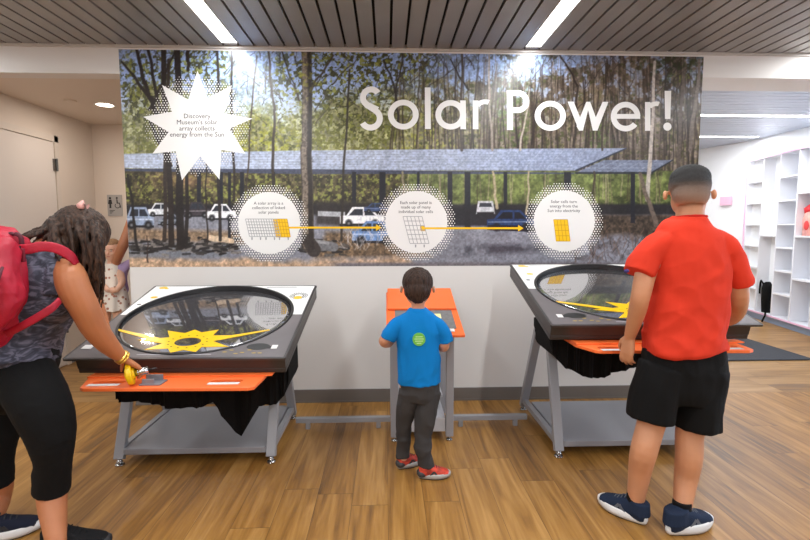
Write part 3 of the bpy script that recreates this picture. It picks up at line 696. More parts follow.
# info circles
def circle(cx, cy, R, lines, ty, draw, dR=13):
    f = FM(.0008)
    for j in range(80):
        for i in range(80):
            u = cx-60+i*2.62+(j % 2)*1.31; v = cy-60+j*2.27; d_ = math.hypot(u-cx, v-cy)
            if R-1 < d_ < R+dR-4.5: f.disc_(u, v, .92*(1-.8*max(0, d_-R-2)/dR), n=6)
    f.build('halftone_dots', M_print, mural, fix=False)
    f = FM(.0012); f.disc_(cx, cy, R); c_ = f.build('info_circle', M_print, mural, fix=False)
    f = FM(.0018)
    for k, t_ in enumerate(lines): f.text(t_, 4.3, cx-.5, ty+k*4.5)
    f.build('caption', M_ink, c_, fix=False)
    draw(c_)
def skew(x0, y0, w_, h, sk, nx_, ny_, c_, fill, line, lw=.28, name='panel_drawing'):
    Q = lambda a, b: (x0+w_*a+sk*b, y0+h*b)
    if fill: f = FM(.0017); f.pg([Q(0, 0), Q(1, 0), Q(1, 1), Q(0, 1)]); f.build(name, fill, c_, fix=False)
    f = FM(.0021)
    for i in range(nx_+1):
        a = i/nx_; p0, p1 = Q(a, 0), Q(a, 1); f.pg([(p0[0]-lw, p0[1]), (p0[0]+lw, p0[1]), (p1[0]+lw, p1[1]), (p1[0]-lw, p1[1])])
    for j in range(ny_+1):
        b = j/ny_; p0, p1 = Q(0, b), Q(1, b); f.pg([(p0[0], p0[1]-lw), (p1[0], p1[1]-lw), (p1[0], p1[1]+lw), (p0[0], p0[1]+lw)])
    f.build('panel_grid', line, c_, fix=False)
def feet(xs, y, c_):
    f = FM(.0019)
    for x in xs: f.pg([(x-.8, y), (x+.8, y), (x+.5, y+2.8), (x-.5, y+2.8)])
    f.build('panel_feet', M_greyink, c_, fix=False)
M_yline = mat('yellow_line', (214, 160, 0), .5)
circle(269, 223, 31, ('A solar array is a', 'collection of linked', 'solar panels'), 204.6, lambda c_: (skew(245.5, 219, 31, 17.5, 4, 12, 6, c_, None, M_greyink), skew(273.2, 219, 14, 18, 3.2, 5, 5, c_, M_yel, M_yline), feet((252, 260.5, 266, 274.5, 279.5, 288.2), 237.2, c_)))
circle(416.3, 222, 31, ('Each solar panel is', 'made up of many', 'individual solar cells'), 204, lambda c_: (skew(403, 216.5, 19, 27, 7, 5, 6, c_, None, M_greyink), skew(420.3, 226.3, 4.2, 4.4, .6, 1, 1, c_, M_yel, M_yline), feet((415.6, 424.2), 244.6, c_)))
circle(564.3, 221, 30.5, ('Solar cells turn', 'energy from the', 'Sun into electricity'), 203, lambda c_: skew(553.6, 219.6, 14, 21.6, 2.6, 4, 4, c_, M_yel, M_yline))
for (x0, x1, y) in ((288, 381.5, 227.6), (423, 523.5, 228.2)):
    f = FM(.0024); f.pg([(x0, y-.95), (x1-5, y-.95), (x1-5, y+.95), (x0, y+.95)]); f.pg([(x1-5.4, y-3.3), (x1, y), (x1-5.4, y+3.3)]); f.build('arrow', M_yel, mural, fix=False)

# ================================================================ EXHIBIT TABLES
def plate(outer, holes, z0, z1):
    """flat board with openings, as vertex/face lists"""
    bm = bmesh.new()
    for lp in [outer]+holes:
        vs = [bm.verts.new((x, y, z0)) for x, y in lp]
        for i in range(len(vs)): bm.edges.new((vs[i], vs[(i+1) % len(vs)]))
    r = bmesh.ops.triangle_fill(bm, use_beauty=True, use_dissolve=False, edges=bm.edges[:])
    fs = [g for g in r['geom'] if isinstance(g, bmesh.types.BMFace)]
    e = bmesh.ops.extrude_face_region(bm, geom=fs)
    for v in [g for g in e['geom'] if isinstance(g, bmesh.types.BMVert)]: v.co.z = z1
    bm.verts.index_update()
    return [v.co.copy() for v in bm.verts], [tuple(v.index for v in f.verts) for f in bm.faces]
def stadium(cx, cy, w_, h, n=8):
    r = h/2; o = []
    for k in range(n+1):
        a = -PI/2+PI*k/n; o.append((cx+w_/2-r+r*math.cos(a), cy+r*math.sin(a)))
    for k in range(n+1):
        a = PI/2+PI*k/n; o.append((cx-w_/2+r+r*math.cos(a), cy+r*math.sin(a)))
    return o
def rrect(x0, y0, x1, y1, r, n=5):
    o = []
    for cx, cy, a0 in ((x1-r, y0+r, -90), (x1-r, y1-r, 0), (x0+r, y1-r, 90), (x0+r, y0+r, 180)):
        for k in range(n+1):
            a = math.radians(a0+90*k/n); o.append((cx+r*math.cos(a), cy+r*math.sin(a)))
    return o
# clear cover over a dark disc: strong clean reflection
N = NT('clear_cover_over_dark_disc'); N.b.inputs['Base Color'].default_value = lin((74, 73, 76)); N.b.inputs['Roughness'].default_value = .3
gl = N.n('ShaderNodeBsdfGlossy'); gl.inputs['Roughness'].default_value = .035; gl.inputs['Color'].default_value = (.9, .9, .92, 1)
mx = N.n('ShaderNodeMixShader'); mx.inputs[0].default_value = .52; N.l(N.b.outputs[0], mx.inputs[1]); N.l(gl.outputs[0], mx.inputs[2]); N.l(mx.outputs[0], N.t.nodes['Material Output'].inputs[0])
M_disc = N.m
M_top = mat('table_print_grey', (104, 98, 100), .36, var=.12, vscale=3)
M_edge = mat('table_edge_black', (58, 55, 55), .35)
M_yelp = mat('yellow_table_print', (246, 196, 12), .3)
M_labelw = mat('label_white', (226, 222, 220), .5)

def table(loc, c, yaw, tilt, bx, side, label, prof, rearx, skirt_y=2.55):
    """side=+1: the right end of the tray is flush; -1: the left end is"""
    root = empty('exhibit_table', loc, label=label, cat='exhibit table', group='tilted exhibit tables')
    L0 = Vector(loc)
    MT = Matrix.Translation(Vector(c)-L0) @ Matrix.Rotation(yaw, 4, 'Z') @ Matrix.Rotation(tilt, 4, 'X')
    def put(mb, name, m, **kw):
        o = mb.build(name, m, root, **kw); o.matrix_local = MT; return o
    H, D = .55, .4825
    xa, xb = (-.49, .545) if side > 0 else (-.545, .49)
    cx, cy, rx, ry = ((-.008, .012, .487, .458) if side > 0 else (.0, .012, .487, .458))
    el = lambda g, k=80: [(cx+(rx+g)*math.cos(2*PI*i/k), cy+(ry+g)*math.sin(2*PI*i/k)) for i in range(k)]
    REC = .032; yf = cy-ry
    MC = MT @ Matrix.Translation((0, yf, .0035)) @ Matrix.Rotation(-math.asin(REC/(2*ry)), 4, 'X') @ Matrix.Translation((0, -yf, 0))
    def putc(mb, name, m, cuts=0, **kw):
        """lies on the cover, which bows up a little between its front and back edge"""
        o = mb.build(name, m, root, **kw); o.matrix_local = MC
        bm = bmesh.new(); bm.from_mesh(o.data)
        for _ in range(cuts):
            e = [e_ for e_ in bm.edges if e_.calc_length() > .03]
            if e: bmesh.ops.subdivide_edges(bm, edges=e, cuts=1); bmesh.ops.triangulate(bm, faces=bm.faces)
        for v in bm.verts: v.co.z += .005*(1-((v.co.y-cy)/ry)**2)
        bm.to_mesh(o.data); bm.free(); return o
    tray = put(MB().box((xa, -.472, -.088), (xb, .472, -.062)), 'tray', M_tray, bevel=.005)
    wl_ = MB().add(*plate([(xa, -.4715), (xb, -.4715), (xb, .4715), (xa, .4715)], [el(-.004) if False else [(x_*.999, y_*.999) for x_, y_ in [(cx+(rx-.008)*math.cos(2*PI*i/80), cy+(ry-.004)*math.sin(2*PI*i/80)) for i in range(80)]]], -.0615, -.0115))
    put(wl_, 'tray_wall', M_tray)
    put(MB().add(*plate(rrect(-H, -D, H, D, .012), [el(0)], -.011, 0)), 'table_top', M_edge)
    put(MB().add(*plate(rrect(-H+.012, -D+.012, H-.012, D-.012, .008), [el(.0005)], .0003, .0012)), 'printed_panel', M_top)
    # white rear band, cut round the cover
    wb = []; y0b = .022; k0 = math.asin((y0b-cy)/(ry+.002))
    arc_ = [(cx+(rx+.002)*math.cos(t), cy+(ry+.002)*math.sin(t)) for t in [k0+(PI-2*k0)*i/60 for i in range(61)]]
    out = [(-H+.014, y0b)]+arc_[::-1]+[(H-.014, y0b), (H-.014, D-.014), (-H+.014, D-.014)]
    put(MB().add(*plate(out, [], .0013, .0018)), 'white_panel', M_print)
    n = 96; g = MB(); nr = 48; vs = []; fs = []
    for i in range(nr+1):
        y_ = -1+2*i/nr; hw_ = math.sqrt(max(0, 1-y_*y_))+.002
        for j in range(25): vs.append((cx+(rx-.009)*hw_*(j/12-1), cy+(ry-.009)*y_, 0))
    for i in range(nr):
        for j in range(24): fs.append((i*25+j, i*25+j+1, (i+1)*25+j+1, (i+1)*25+j))
    g.add(vs, fs); cd = putc(g, 'cover_disc', M_disc, smooth=True)
    so_ = cd.modifiers.new('thick', 'SOLIDIFY'); so_.thickness = .004; so_.offset = -1
    rg = MB(); vs = []; fs = []
    for k in range(n):
        a = 2*PI*k/n
        for r, z in ((-.012, .002), (-.012, .0045), (-.008, .0065), (0, .006), (.003, .002)): vs.append((cx+(rx+r)*math.cos(a), cy+(ry+r)*math.sin(a), z))
    for k in range(n):
        for j in range(5): fs.append((k*5+j, k*5+(j+1) % 5, ((k+1) % n)*5+(j+1) % 5, ((k+1) % n)*5+j))
    rg.add(vs, fs); put(rg, 'bezel', M_black, smooth=True)
    # inner black wall of the recess
    vs = []; fs = []
    for k in range(n):
        a = 2*PI*k/n
        for r, z in ((-.008, .003), (-.008, -.060), (-.004, -.060), (-.004, .003)): vs.append((cx+(rx+r)*math.cos(a), cy+(ry+r)*math.sin(a), z))
    for k in range(n):
        for j in range(4): fs.append((k*4+j, k*4+(j+1) % 4, ((k+1) % n)*4+(j+1) % 4, ((k+1) % n)*4+j))
    put(MB().add(vs, fs), 'recess_wall', M_black)
    # yellow sun print with a dark open centre and two long rays
    sx, sy_ = (-.0, -.3) if side > 0 else (.02, -.3)
    zz = .0006
    g = MB(); tips = 9; pts = []
    for k in range(tips*2):
        a = PI/2+PI*k/tips+.12; r = (.225+.055*math.cos(2*a)) if k % 2 == 0 else .13
        px_, py_ = sx+r*math.cos(a), sy_+r*math.sin(a)*.78
        t_ = math.hypot((px_-cx)/(rx-.016), (py_-cy)/(ry-.016))
        if t_ > 1: px_, py_ = cx+(px_-cx)/t_, cy+(py_-cy)/t_
        pts.append((px_, py_))
    inner = [(sx+.068*math.cos(2*PI*k/36), sy_-.012+.048*math.sin(2*PI*k/36)) for k in range(36)]
    putc(MB().add(*plate(pts, [inner], zz, zz+.0006)), 'sun_print', M_yelp, 5)
    for (p0, p1, w0, w1) in (((sx-.14, sy_+.0), (cx-rx+.03, cy-.17), .02, .008), ((sx+.15, sy_+.02), (cx+rx-.085, cy-.185), .018, .006)):
        p0, p1 = Vector(p0), Vector(p1); d_ = (p1-p0).normalized(); n_ = Vector((-d_.y, d_.x))
        q = [p0-n_*w0, p1-n_*w1, p1+n_*w1, p0+n_*w0]
        putc(MB().add([(v.x, v.y, zz+.001) for v in q], [(0, 1, 2, 3)]), 'yellow_ray', M_yelp, 5)
    g = MB(); g.ring((sx, sy_-.012, zz+.0005), .9, 1, 40)
    g = MB()
    for k in range(14):
        a = 2*PI*k/14; g.disc((sx+.1*math.cos(a), sy_-.012+.07*math.sin(a), zz+.0012), .006, 8, w=(0, 1, 0), r2=.004)
    putc(g, 'sun_dots', M_ink)
    # dark slot shape and white chip, near the inner front corner
    q = .40*side; g = MB(); g.disc((q-.015*side, -.365, .0022), .06, 28, w=(0, 1, 0), r2=.034); g.box((min(q+.01*side, q+.06*side), -.385, .0021), (max(q+.01*side, q+.06*side), -.36, .0024)); put(g, 'dark_slot_mark', M_black)
    put(MB().box((min(q+.055*side, q+.085*side), -.39, .0026), (max(q+.055*side, q+.085*side), -.352, .004)), 'white_chip', M_labelw)
    if side > 0: put(MB().box((-.515, -.385, .0021), (-.465, -.345, .004)), 'white_chip', M_labelw)
    g = MB()
    for k in range(7): g.disc((q-.17*side+.03*k*side, -.42+.02*math.sin(k*2), .0023), .012, 10, w=(0, 1, 0), r2=.005)
    put(g, 'yellow_specks', mat('faint_yellow', (172, 148, 70), .4))
    put(MB().box((-.2, -.447, .0021), (.17, -.441, .0023)), 'fine_print_line', mat('fine_print', (176, 172, 176), .5))
    put(MB().box((.22 if side > 0 else -.42, .438, .0021), (.42 if side > 0 else -.22, .448, .0023)), 'fine_print_line', M_greyink)
    # small sun emblem and yellow marks on the white band
    g = MB()
    for k in range(22):
        a = 2*PI*k/22
        for r in (.03, .042, .053): g.disc((.462+r*math.cos(a)*1.05, .30+r*math.sin(a)*.9, .0021), .0045, 6, w=(0, 1, 0))
    put(g, 'dotted_emblem', M_ink)
    put(MB().disc((.462, .27, .0024), .026, 16, w=(0, 1, 0)), 'emblem_centre', M_yelp)
    g = MB()
    for (x_, y_, r) in ((-.475, .44, .028), (-.46, .28, .024), (-.445, .425, .014)): g.disc((x_, y_, .0021), r, 9, w=(0, 1, 0), r2=r*.7)
    put(g, 'yellow_marks', M_yelp)
    put(MB().disc((-.50, .17, .0021), .014, 12, w=(0, 1, 0), r2=.01), 'dark_mark', M_ink)
    # orange handle board under the tray front
    dz = c[2]-.834; X = c[0]; S = side
    x0, x1 = X-.425, X+.425
    if side < 0: x0, x1 = X-.44, X+.385
    z = .604+dz-L0.z
    g = MB(); sl = [stadium(X+.27-L0.x, 2.285-L0.y, .15, .045), stadium(X-.285-L0.x, 2.285-L0.y, .15, .045)]
    fo = 0 if side > 0 else .035
    out = [(x0+.07, 2.195+fo), (x1-.03, 2.175+fo), (x1, 2.19+fo), (x1+.01, 2.34), (x1+.01, 2.52), (x0, 2.52), (x0, 2.36), (x0+.05, 2.21+fo)]
    g.add(*plate([(a-L0.x, b-L0.y) for a, b in out], sl, z, z+.016)); hb = g.build('handle_board', M_orange, root, bevel=.003)
    MB().box((x0-L0.x+.0, 2.345-L0.y, z+.017), (x1+.045-L0.x, 2.5-L0.y, z+.023)).build('orange_spacer', M_orange, root)
    for q in (.27, -.285): MB().box((X+q-.075-L0.x, 2.225-L0.y, z+.0165), (X+q+.07-L0.x, 2.255-L0.y, z+.0175)).build('handle_label', M_labelw, hb)
    # steel frame
    xl, xr = bx; h = .72+dz
    for k, x_ in enumerate((xl+.028, xr-.028)):
        for (y0_, y1_, zt) in ((2.70, 2.955, h), (rearx[k], 3.02, h+.03)):
            p0 = Vector((x_, y0_, .035))-L0; p1 = Vector((x_, y1_, zt))-L0
            lg = MB().bar(p0, p1, .055, .038).build('leg', M_grey, root, bevel=.004)
            MB().cyl(p0-Vector((0, 0, .035)), .024, .008).cyl(p0-Vector((0, 0, .03)), .011, .034).cyl(p0-Vector((0, 0, .018)), .018, .008, n=6).build('leveling_foot', M_chrome, lg, True)
    MB().box((xl+.056-L0.x, 2.69-L0.y, .062-L0.z), (xr-.056-L0.x, 3.34-L0.y, .098-L0.z)).build('lower_shelf', mat('shelf_grey', (142, 143, 149), .5, .1), root, bevel=.004)
    for x_ in (xl+.028, xr-.028):
        MB().bar(Vector((x_, 2.74, .08))-L0, Vector((x_, min(rearx)-.03, .08))-L0, .035, .036, (0, 0, 1)).build('side_rail', M_grey, root, bevel=.003)
        MB().bar(Vector((x_, 2.9, h+.015))-L0, Vector((x_, 3.06, h+.04))-L0, .04, .03, (0, 0, 1)).build('top_bracket', M_grey, root)
    # black cloth skirt hanging under the tray
    g = MB(); vs = []; n = len(prof)
    tp = lambda y: c[2]-.088*math.cos(tilt)+(y-c[1])*math.tan(tilt)-.006
    fine = []
    for i in range(n-1):
        for k in range(6):
            t = k/6; fine.append([a+(b-a)*t for a, b in zip(prof[i], prof[i+1])])
    fine.append(list(prof[-1]))
    rows = 7
    for i, (x_, zb, yy) in enumerate(fine):
        fold = .012*math.sin(i*.9)+.008*math.sin(i*2.3)
        for r in range(rows):
            t = r/(rows-1); yq = yy-.0+fold*t+ (2.42-yy)*0; ztop = tp(yy)-.002
            vs.append(Vector((x_, yq, ztop+(zb-ztop)*t))-L0)
        for r in range(rows):
            t = 1-r/(rows-1); yb = 2.84; ztop = tp(yy)-.002; zb2 = max(zb, c[2]-.34)
            vs.append(Vector((x_, yb-fold*t, ztop+(zb2-ztop)*t))-L0)
    m_ = rows*2; nn = len(fine); fs = []
    for i in range(nn-1):
        for r in range(m_): fs.append((i*m_+r, i*m_+(r+1) % m_, (i+1)*m_+(r+1) % m_, (i+1)*m_+r))
    fs.append(tuple(range(m_))); fs.append(tuple(range((nn-1)*m_, nn*m_)))
    g.add(vs, fs).build('cloth_skirt', M_cloth, root, smooth=False)
    return root
T1 = table((-1.105, 3.0, 0), (-1.04, 2.828, .834), -.029, .264, (-1.56, -.645), 1, 'dark tilted exhibit table with yellow sun print, woman leaning over it',
    [(-1.45, .44, 2.55), (-1.42, .425, 2.55), (-1.27, .415, 2.56), (-1.19, .388, 2.55), (-1.03, .38, 2.56), (-.95, .405, 2.57), (-.82, .185, 2.62), (-.70, .38, 2.57), (-.60, .40, 2.56), (-.555, .45, 2.56), (-.535, .52, 2.57)], (3.34, 3.34))
T2 = table((1.43, 3.0, 0), (1.397, 2.835, .975), -.024, .255, (.985, 1.885), -1, 'dark tilted exhibit table raised higher, in front of boy in red shirt',
    [(.89, .76, 2.56), (.91, .66, 2.57), (.985, .575, 2.57), (1.04, .555, 2.58), (1.10, .517, 2.60), (1.2, .497, 2.61), (1.27, .53, 2.60), (1.36, .565, 2.58), (1.5, .57, 2.59), (1.66, .58, 2.58), (1.74, .64, 2.58)], (3.44, 3.44))
# crank wheel on the left handle board
cw = empty('crank_wheel', (-1.14, 2.25, .6205), label='yellow hand crank wheel on silver axle and grey bracket, held by the woman', cat='crank')
ax = Vector((.93, .32, .14)).normalized()
g = MB(); ctr = Vector((-.055, -.02, .055))
MB().cyl(ctr-ax*.012, .052, .024, ax, 36).cyl(ctr-ax*.02, .03, .04, ax, 24, .026).build('wheel', mat('yellow_plastic', (240, 196, 10), .4), cw, bevel=.005)
MB().cyl(ctr+ax*.021, .017, .055, ax, 24).cyl(ctr+ax*.03, .0175, .006, ax, 24).build('axle', M_chrome, cw, True)
MB().cyl(ctr+ax*.078, .004, .035, ax, 10).build('wire_stub', M_black, cw, True)
MB().box((-.015, -.03, 0), (.085, .045, .006)).box((-.01, .03, .0), (.07, .036, .035)).box((-.005, -.02, .004), (.05, -.012, .028)).build('bracket', mat('grey_bracket', (140, 138, 145), .4, .4), cw, bevel=.002)
cw2 = None

# kiosk in the middle
ks = empty('activity_stand', (.222, 3.1, 0), label='narrow orange-topped activity stand with grey legs between the two tables', cat='stand')
K0 = Vector((.222, 3.1, 0))
def kb(mb, name, m, **kw): 
    mb.v = [tuple(Vector(v)-K0) for v in mb.v]; return mb.build(name, m, kw.pop('parent', ks), **kw)
for x_ in (.045, .395):
    for y_ in (2.95, 3.33):
        lg = kb(MB().box((x_-.024, y_-.02, .03), (x_+.024, y_+.02, .745 if y_ < 3 else .86)), 'leg', M_grey, bevel=.003)
        kb(MB().cyl((x_, y_, 0), .02, .008).cyl((x_, y_, .006), .009, .03), 'leveling_foot', M_chrome, parent=lg, smooth=True)
kb(MB().box((.071, 2.94, .06), (.369, 3.34, .15)), 'lower_shelf', mat('shelf_light', (176, 177, 182), .5), bevel=.004)
kb(MB().box((.071, 3.1, .225), (.369, 3.34, .245)), 'middle_shelf', mat('shelf_light', (176, 177, 182), .5), bevel=.003)
kb(MB().box((.07, 3.29, .3), (.37, 3.31, .84)), 'back_plate', mat('shelf_light', (176, 177, 182), .5))
def slab(x0, x1, ya, za, yb, zb, th):
    n_ = Vector((0, -(zb-za), yb-ya)).normalized()
    vs = []
    for x_ in (x0, x1):
        for (y_, z_) in ((ya, za), (yb, zb)):
            for k in (0, 1): vs.append(Vector((x_, y_, z_))-n_*th*k)
    return MB().add(vs, [(0, 1, 3, 2), (4, 6, 7, 5), (0, 4, 5, 1), (2, 3, 7, 6), (0, 2, 6, 4), (1, 5, 7, 3)])
kb(slab(-.004, .45, 2.70, .737, 3.32, .905, .016), 'lower_board', M_orange, bevel=.003)
kb(slab(.004, .445, 3.02, .84, 3.32, .932, .014), 'upper_board', M_orange, bevel=.003)
kb(slab(.05, .41, 2.775, .762, 3.018, .828, .004), 'activity_panel', mat('grey_activity_panel', (118, 116, 116), .5, var=.15, vscale=40), bevel=.001)
kb(slab(.30, .395, 2.735, .7515, 2.77, .761, .003), 'white_label', M_labelw)
kb(slab(.235, .335, 2.90, .799, 2.96, .8155, .003), 'cream_card', mat('cream_card', (246, 240, 170), .5))
kb(MB().box((.03, 2.93, .715), (.41, 2.97, .775)), 'support_rail', M_grey)
for (x0, x1, lb) in ((-.615, .02, 'low grey floor bar linking left table to the orange stand'), (.42, .955, 'low grey floor bar linking orange stand to the right table')):
    b_ = MB().box((x0, 3.14, .045), (x1, 3.175, .08))
    for x_ in (x0+.08, x1-.08): b_.box((x_-.015, 3.145, 0), (x_+.015, 3.17, .045))
    tag(b_.build('floor_bar', M_grey, bevel=.003), lb, 'bar', 'floor bars between the stands')

# ================================================================ PEOPLE
def skin_mat(name, col):
    if name in MATS: return MATS[name]
    m_ = mat(name, col, .5, var=.07, vscale=9, bump=.04, bscale=260)
    b = m_.node_tree.nodes['Principled BSDF']; b.inputs['Subsurface Weight'].default_value = .12; b.inputs['Subsurface Radius'].default_value = (.012, .005, .003); b.inputs['Subsurface Scale'].default_value = .6
    return m_
def frame(f, up=(0, 0, 1)):
    f = Vector(f).normalized(); r = f.cross(Vector(up)).normalized(); u = r.cross(f)
    return Matrix((r, f, u)).transposed()      # columns right, forward, up
def smooth_path(pts, vals, k=4):
    """Catmull-Rom through joints so limbs taper without kinks"""
    o = []; n = len(pts)
    for i in range(n-1):
        p = [pts[max(i-1, 0)], pts[i], pts[i+1], pts[min(i+2, n-1)]]; v = [vals[max(i-1, 0)], vals[i], vals[i+1], vals[min(i+2, n-1)]]
        for j in range(k):
            t = j/k; t2, t3 = t*t, t*t*t; w = (-.5*t3+t2-.5*t, 1.5*t3-2.5*t2+1, -1.5*t3+2*t2+.5*t, .5*t3-.5*t2)
            o.append((sum((Vector(p[q])*w[q] for q in range(4)), Vector()), tuple(max(.001, sum(v[q][c_]*w[q] for q in range(4))) for c_ in (0, 1))))
    o.append((Vector(pts[-1]), vals[-1])); return o
def limb(mb, pts, rad, ref=(1, 0, 0), k=4, n=16, power=2.0, caps=True):
    rad = [r if isinstance(r, tuple) else (r, r) for r in rad]
    sp = smooth_path([Vector(p) for p in pts], rad, k)
    rings = [(p, r[0], r[1]) for p, r in sp]
    mb.loft(rings, n, ref, power=power)
    if caps:
        for i in (0, -1): mb.ell(rings[i][0], (min(rings[i][1], rings[i][2]),)*3, nu=12, nv=8)
    return mb
def head(mb, c, h, R, wide=1.0):
    c = Vector(c); q = lambda x, y, z: c+R @ Vector((x*h, y*h, z*h))
    mb.ell(q(0, -.03, .12), (.335*h*wide, .41*h, .375*h), R)
    mb.ell(q(0, .07, -.14), (.285*h*wide, .32*h, .33*h), R)
    mb.ell(q(0, .2, -.36), (.15*h, .14*h, .12*h), R)
    mb.ell(q(0, .39, -.09), (.045*h, .07*h, .06*h), R, 10, 8); mb.ell(q(0, .355, .0), (.032*h, .045*h, .1*h), R, 10, 8)
    mb.ell(q(0, .345, -.235), (.09*h, .035*h, .03*h), R, 10, 8); mb.ell(q(0, .33, .09), (.2*h, .05*h, .03*h), R, 12, 8)
    for s in (-1, 1):
        mb.ell(q(s*.388*wide, -.02, -.045), (.045*h, .07*h, .105*h), R @ Matrix.Rotation(s*.35, 3, 'Z'), 12, 8)
        mb.ell(q(s*.16, .31, -.1), (.09*h, .06*h, .08*h), R, 12, 8)
def face_parts(parent, c, h, R, lip=(176, 104, 92), iris=(60, 40, 28)):
    c = Vector(c); q = lambda x, y, z: c+R @ Vector((x*h, y*h, z*h))
    for s in (-1, 1):
        e = MB().ell(q(s*.145, .345, .03), (.05*h, .03*h, .028*h), R, 14, 10).build('eye', mat('eye_white', (232, 228, 222), .25), parent, True)
        MB().ell(q(s*.145, .37, .03), (.022*h, .009*h, .022*h), R, 12, 8).build('iris', mat('iris_dark', iris, .2), e, True)
        MB().ell(q(s*.15, .365, .1), (.07*h, .014*h, .012*h), R, 12, 8).build('eyebrow', mat('brow', (70, 50, 38), .8), parent, True)
    MB().ell(q(0, .375, -.235), (.075*h, .012*h, .02*h), R, 12, 8).build('lips', mat('lip_'+str(lip[0]), lip, .45), parent, True)
def hand(mb, w, d, nrm, side, L, curl=(.35, .5, .4), spread=.10, rr=1.0, thumb=(.75, .5)):
    """w wrist, d direction to the knuckles, nrm palm-facing direction, side = +1 if thumb lies along d x nrm"""
    d = Vector(d).normalized(); nrm = Vector(nrm); nrm = (nrm-d*nrm.dot(d)).normalized(); a = d.cross(nrm).normalized()*side   # a: towards the thumb
    w = Vector(w); P_ = lambda t, s, k=0: w+d*t*L+a*s*L+nrm*k*L
    mb.loft([(P_(-.08, 0), .135*L, .10*L, d), (P_(.06, 0), .15*L, .095*L, d), (P_(.28, .0), .205*L, .085*L, d), (P_(.48, -.01), .21*L, .07*L, d), (P_(.54, -.01), .19*L, .055*L, d)], 14, a, power=2.6)
    for i, (s, ln) in enumerate(((.155, .40), (.052, .455), (-.052, .425), (-.152, .33))):
        p = P_(.42, s); dd = (d+a*s*spread*6).normalized(); ang = 0; pts = [p]; cur = P_(.50, s); pts.append(cur)
        for j, f_ in enumerate((.44, .32, .24)):
            ang += curl[j]*(1+.12*i); dv = dd*math.cos(ang)+nrm*math.sin(ang); cur = cur+dv*ln*f_*L; pts.append(cur)
        r = .052*L*rr*(1, 1.04, 1, .9)[i]; limb(mb, pts, [r*1.05, r*1.08, r, r*.92, r*.78], a, 2, 10)
    t0 = P_(.05, .09, .03); t1 = P_(.2, .24, .10*thumb[1]); t2 = t1+(d*thumb[0]+a*.45+nrm*thumb[1]*.6).normalized()*.2*L; t3 = t2+(d*thumb[0]+a*.05+nrm*thumb[1]).normalized()*.16*L
    limb(mb, [t0, t1, t2, t3], [.075*L, .068*L, .056*L, .043*L], nrm, 3, 10)
def shoe(person, heel, ang, L, W, m_up, m_sole, m_tread, accent=None, tab=True, z0=0.0, hgt=.075):
    R = Matrix.Translation(Vector((heel[0], heel[1], z0))) @ Matrix.Rotation(ang, 4, 'Z')
    def xf(mb): mb.v = [tuple(R @ Vector(v)) for v in mb.v]; return mb
    def outline(k, z, grow=1.0):
        # foot outline at fraction positions (x along the foot)
        o = []
        for t in range(k):
            a = 2*PI*t/k; x = .5-.5*math.cos(a); s = math.sin(a)
            w_ = (.36+.30*math.sin(min(1, x*1.15)*PI*.62)**1.5)*(1 if 0 <= x <= 1 else 0)
            o.append((x*L*grow-(grow-1)*L/2, math.copysign(abs(s)**.75, s)*w_*W*.85*grow+.0, z))
        return o
    k = 36
    def stack(levels):
        mb = MB(); vs = []
        for z, g, lift in levels:
            vs += [(x, y, z+lift*max(0, x/L-.62)**2*L) for x, y, _ in outline(k, z, g)]
        fs = []
        for i in range(len(levels)-1):
            for j in range(k): fs.append((i*k+j, i*k+(j+1) % k, (i+1)*k+(j+1) % k, (i+1)*k+j))
        fs.append(tuple(range(k))); fs.append(tuple(range((len(levels)-1)*k, len(levels)*k)))
        return mb.add(vs, fs)
    up = MB(); hh = hgt*1.0
    rings = []
    for x, w_, h_, zc in ((.02, .26, .052, .036), (.08, .34, .085, .045), (.2, .37, .098, .05), (.34, .39, .092, .048), (.48, .43, .078, .04), (.62, .46, .06, .033), (.78, .45, .045, .028), (.9, .37, .034, .024), (.97, .2, .02, .02)):
        s = L/.25; rings.append(((x*L, 0, (zc+.012)*s), w_*W*1.08, h_*s/2*1.12, (1, 0, 0)))
    up.loft(rings, 20, (0, 1, 0), power=2.4)
    # collar round the ankle
    s = L/.25
    limb(up, [(.2*L, 0, .05*s), (.18*L, 0, .108*s)], [(.058*s*W/.09, .044*s), (.05*s*W/.09, .04*s)], (1, 0, 0), 3, 16, caps=False)
    if tab: limb(up, [(.035*L, 0, .07*s), (.0*L, 0, .108*s)], [(.006, .016), (.004, .012)], (1, 0, 0), 2, 10, caps=False)
    o = organic('shoe', xf(up), m_up, person, .0045, 3)
    xf(stack([(.006, .98, .16), (.02, 1.03, .14), (.036*s, 1.02, .10), (.043*s, .95, .10)])).build('sole', m_sole, o, True)
    xf(stack([(.0, .90, .18), (.007, .975, .16)])).build('tread', m_tread, o)
    lc = MB()
    for i in range(4):
        x = (.40+.075*i)*L; zt = (.108-.0105*i)*s; lc.tube([(x, -.024*s, zt-.006*s), (x+.004, 0, zt+.003*s), (x, .024*s, zt-.006*s)], .0028*s, 6)
    xf(lc).build('laces', accent or m_tread, o, True)
    if accent:
        ac = MB()
        for sd in (-1, 1): ac.bar((.36*L, sd*.40*W, .036*s), (.46*L, sd*.43*W, .066*s), .016*s, .006).bar((.46*L, sd*.43*W, .066*s), (.55*L, sd*.455*W, .036*s), .014*s, .006)
        xf(ac).build('side_mark', accent, o)
    return o
def fabric(name, col, bump=.25, var=.05, sheen=.0, rough=.9):
    return mat(name, col, rough, spec=.25, var=var, vscale=7, bump=bump, bscale=420, sheen=sheen)

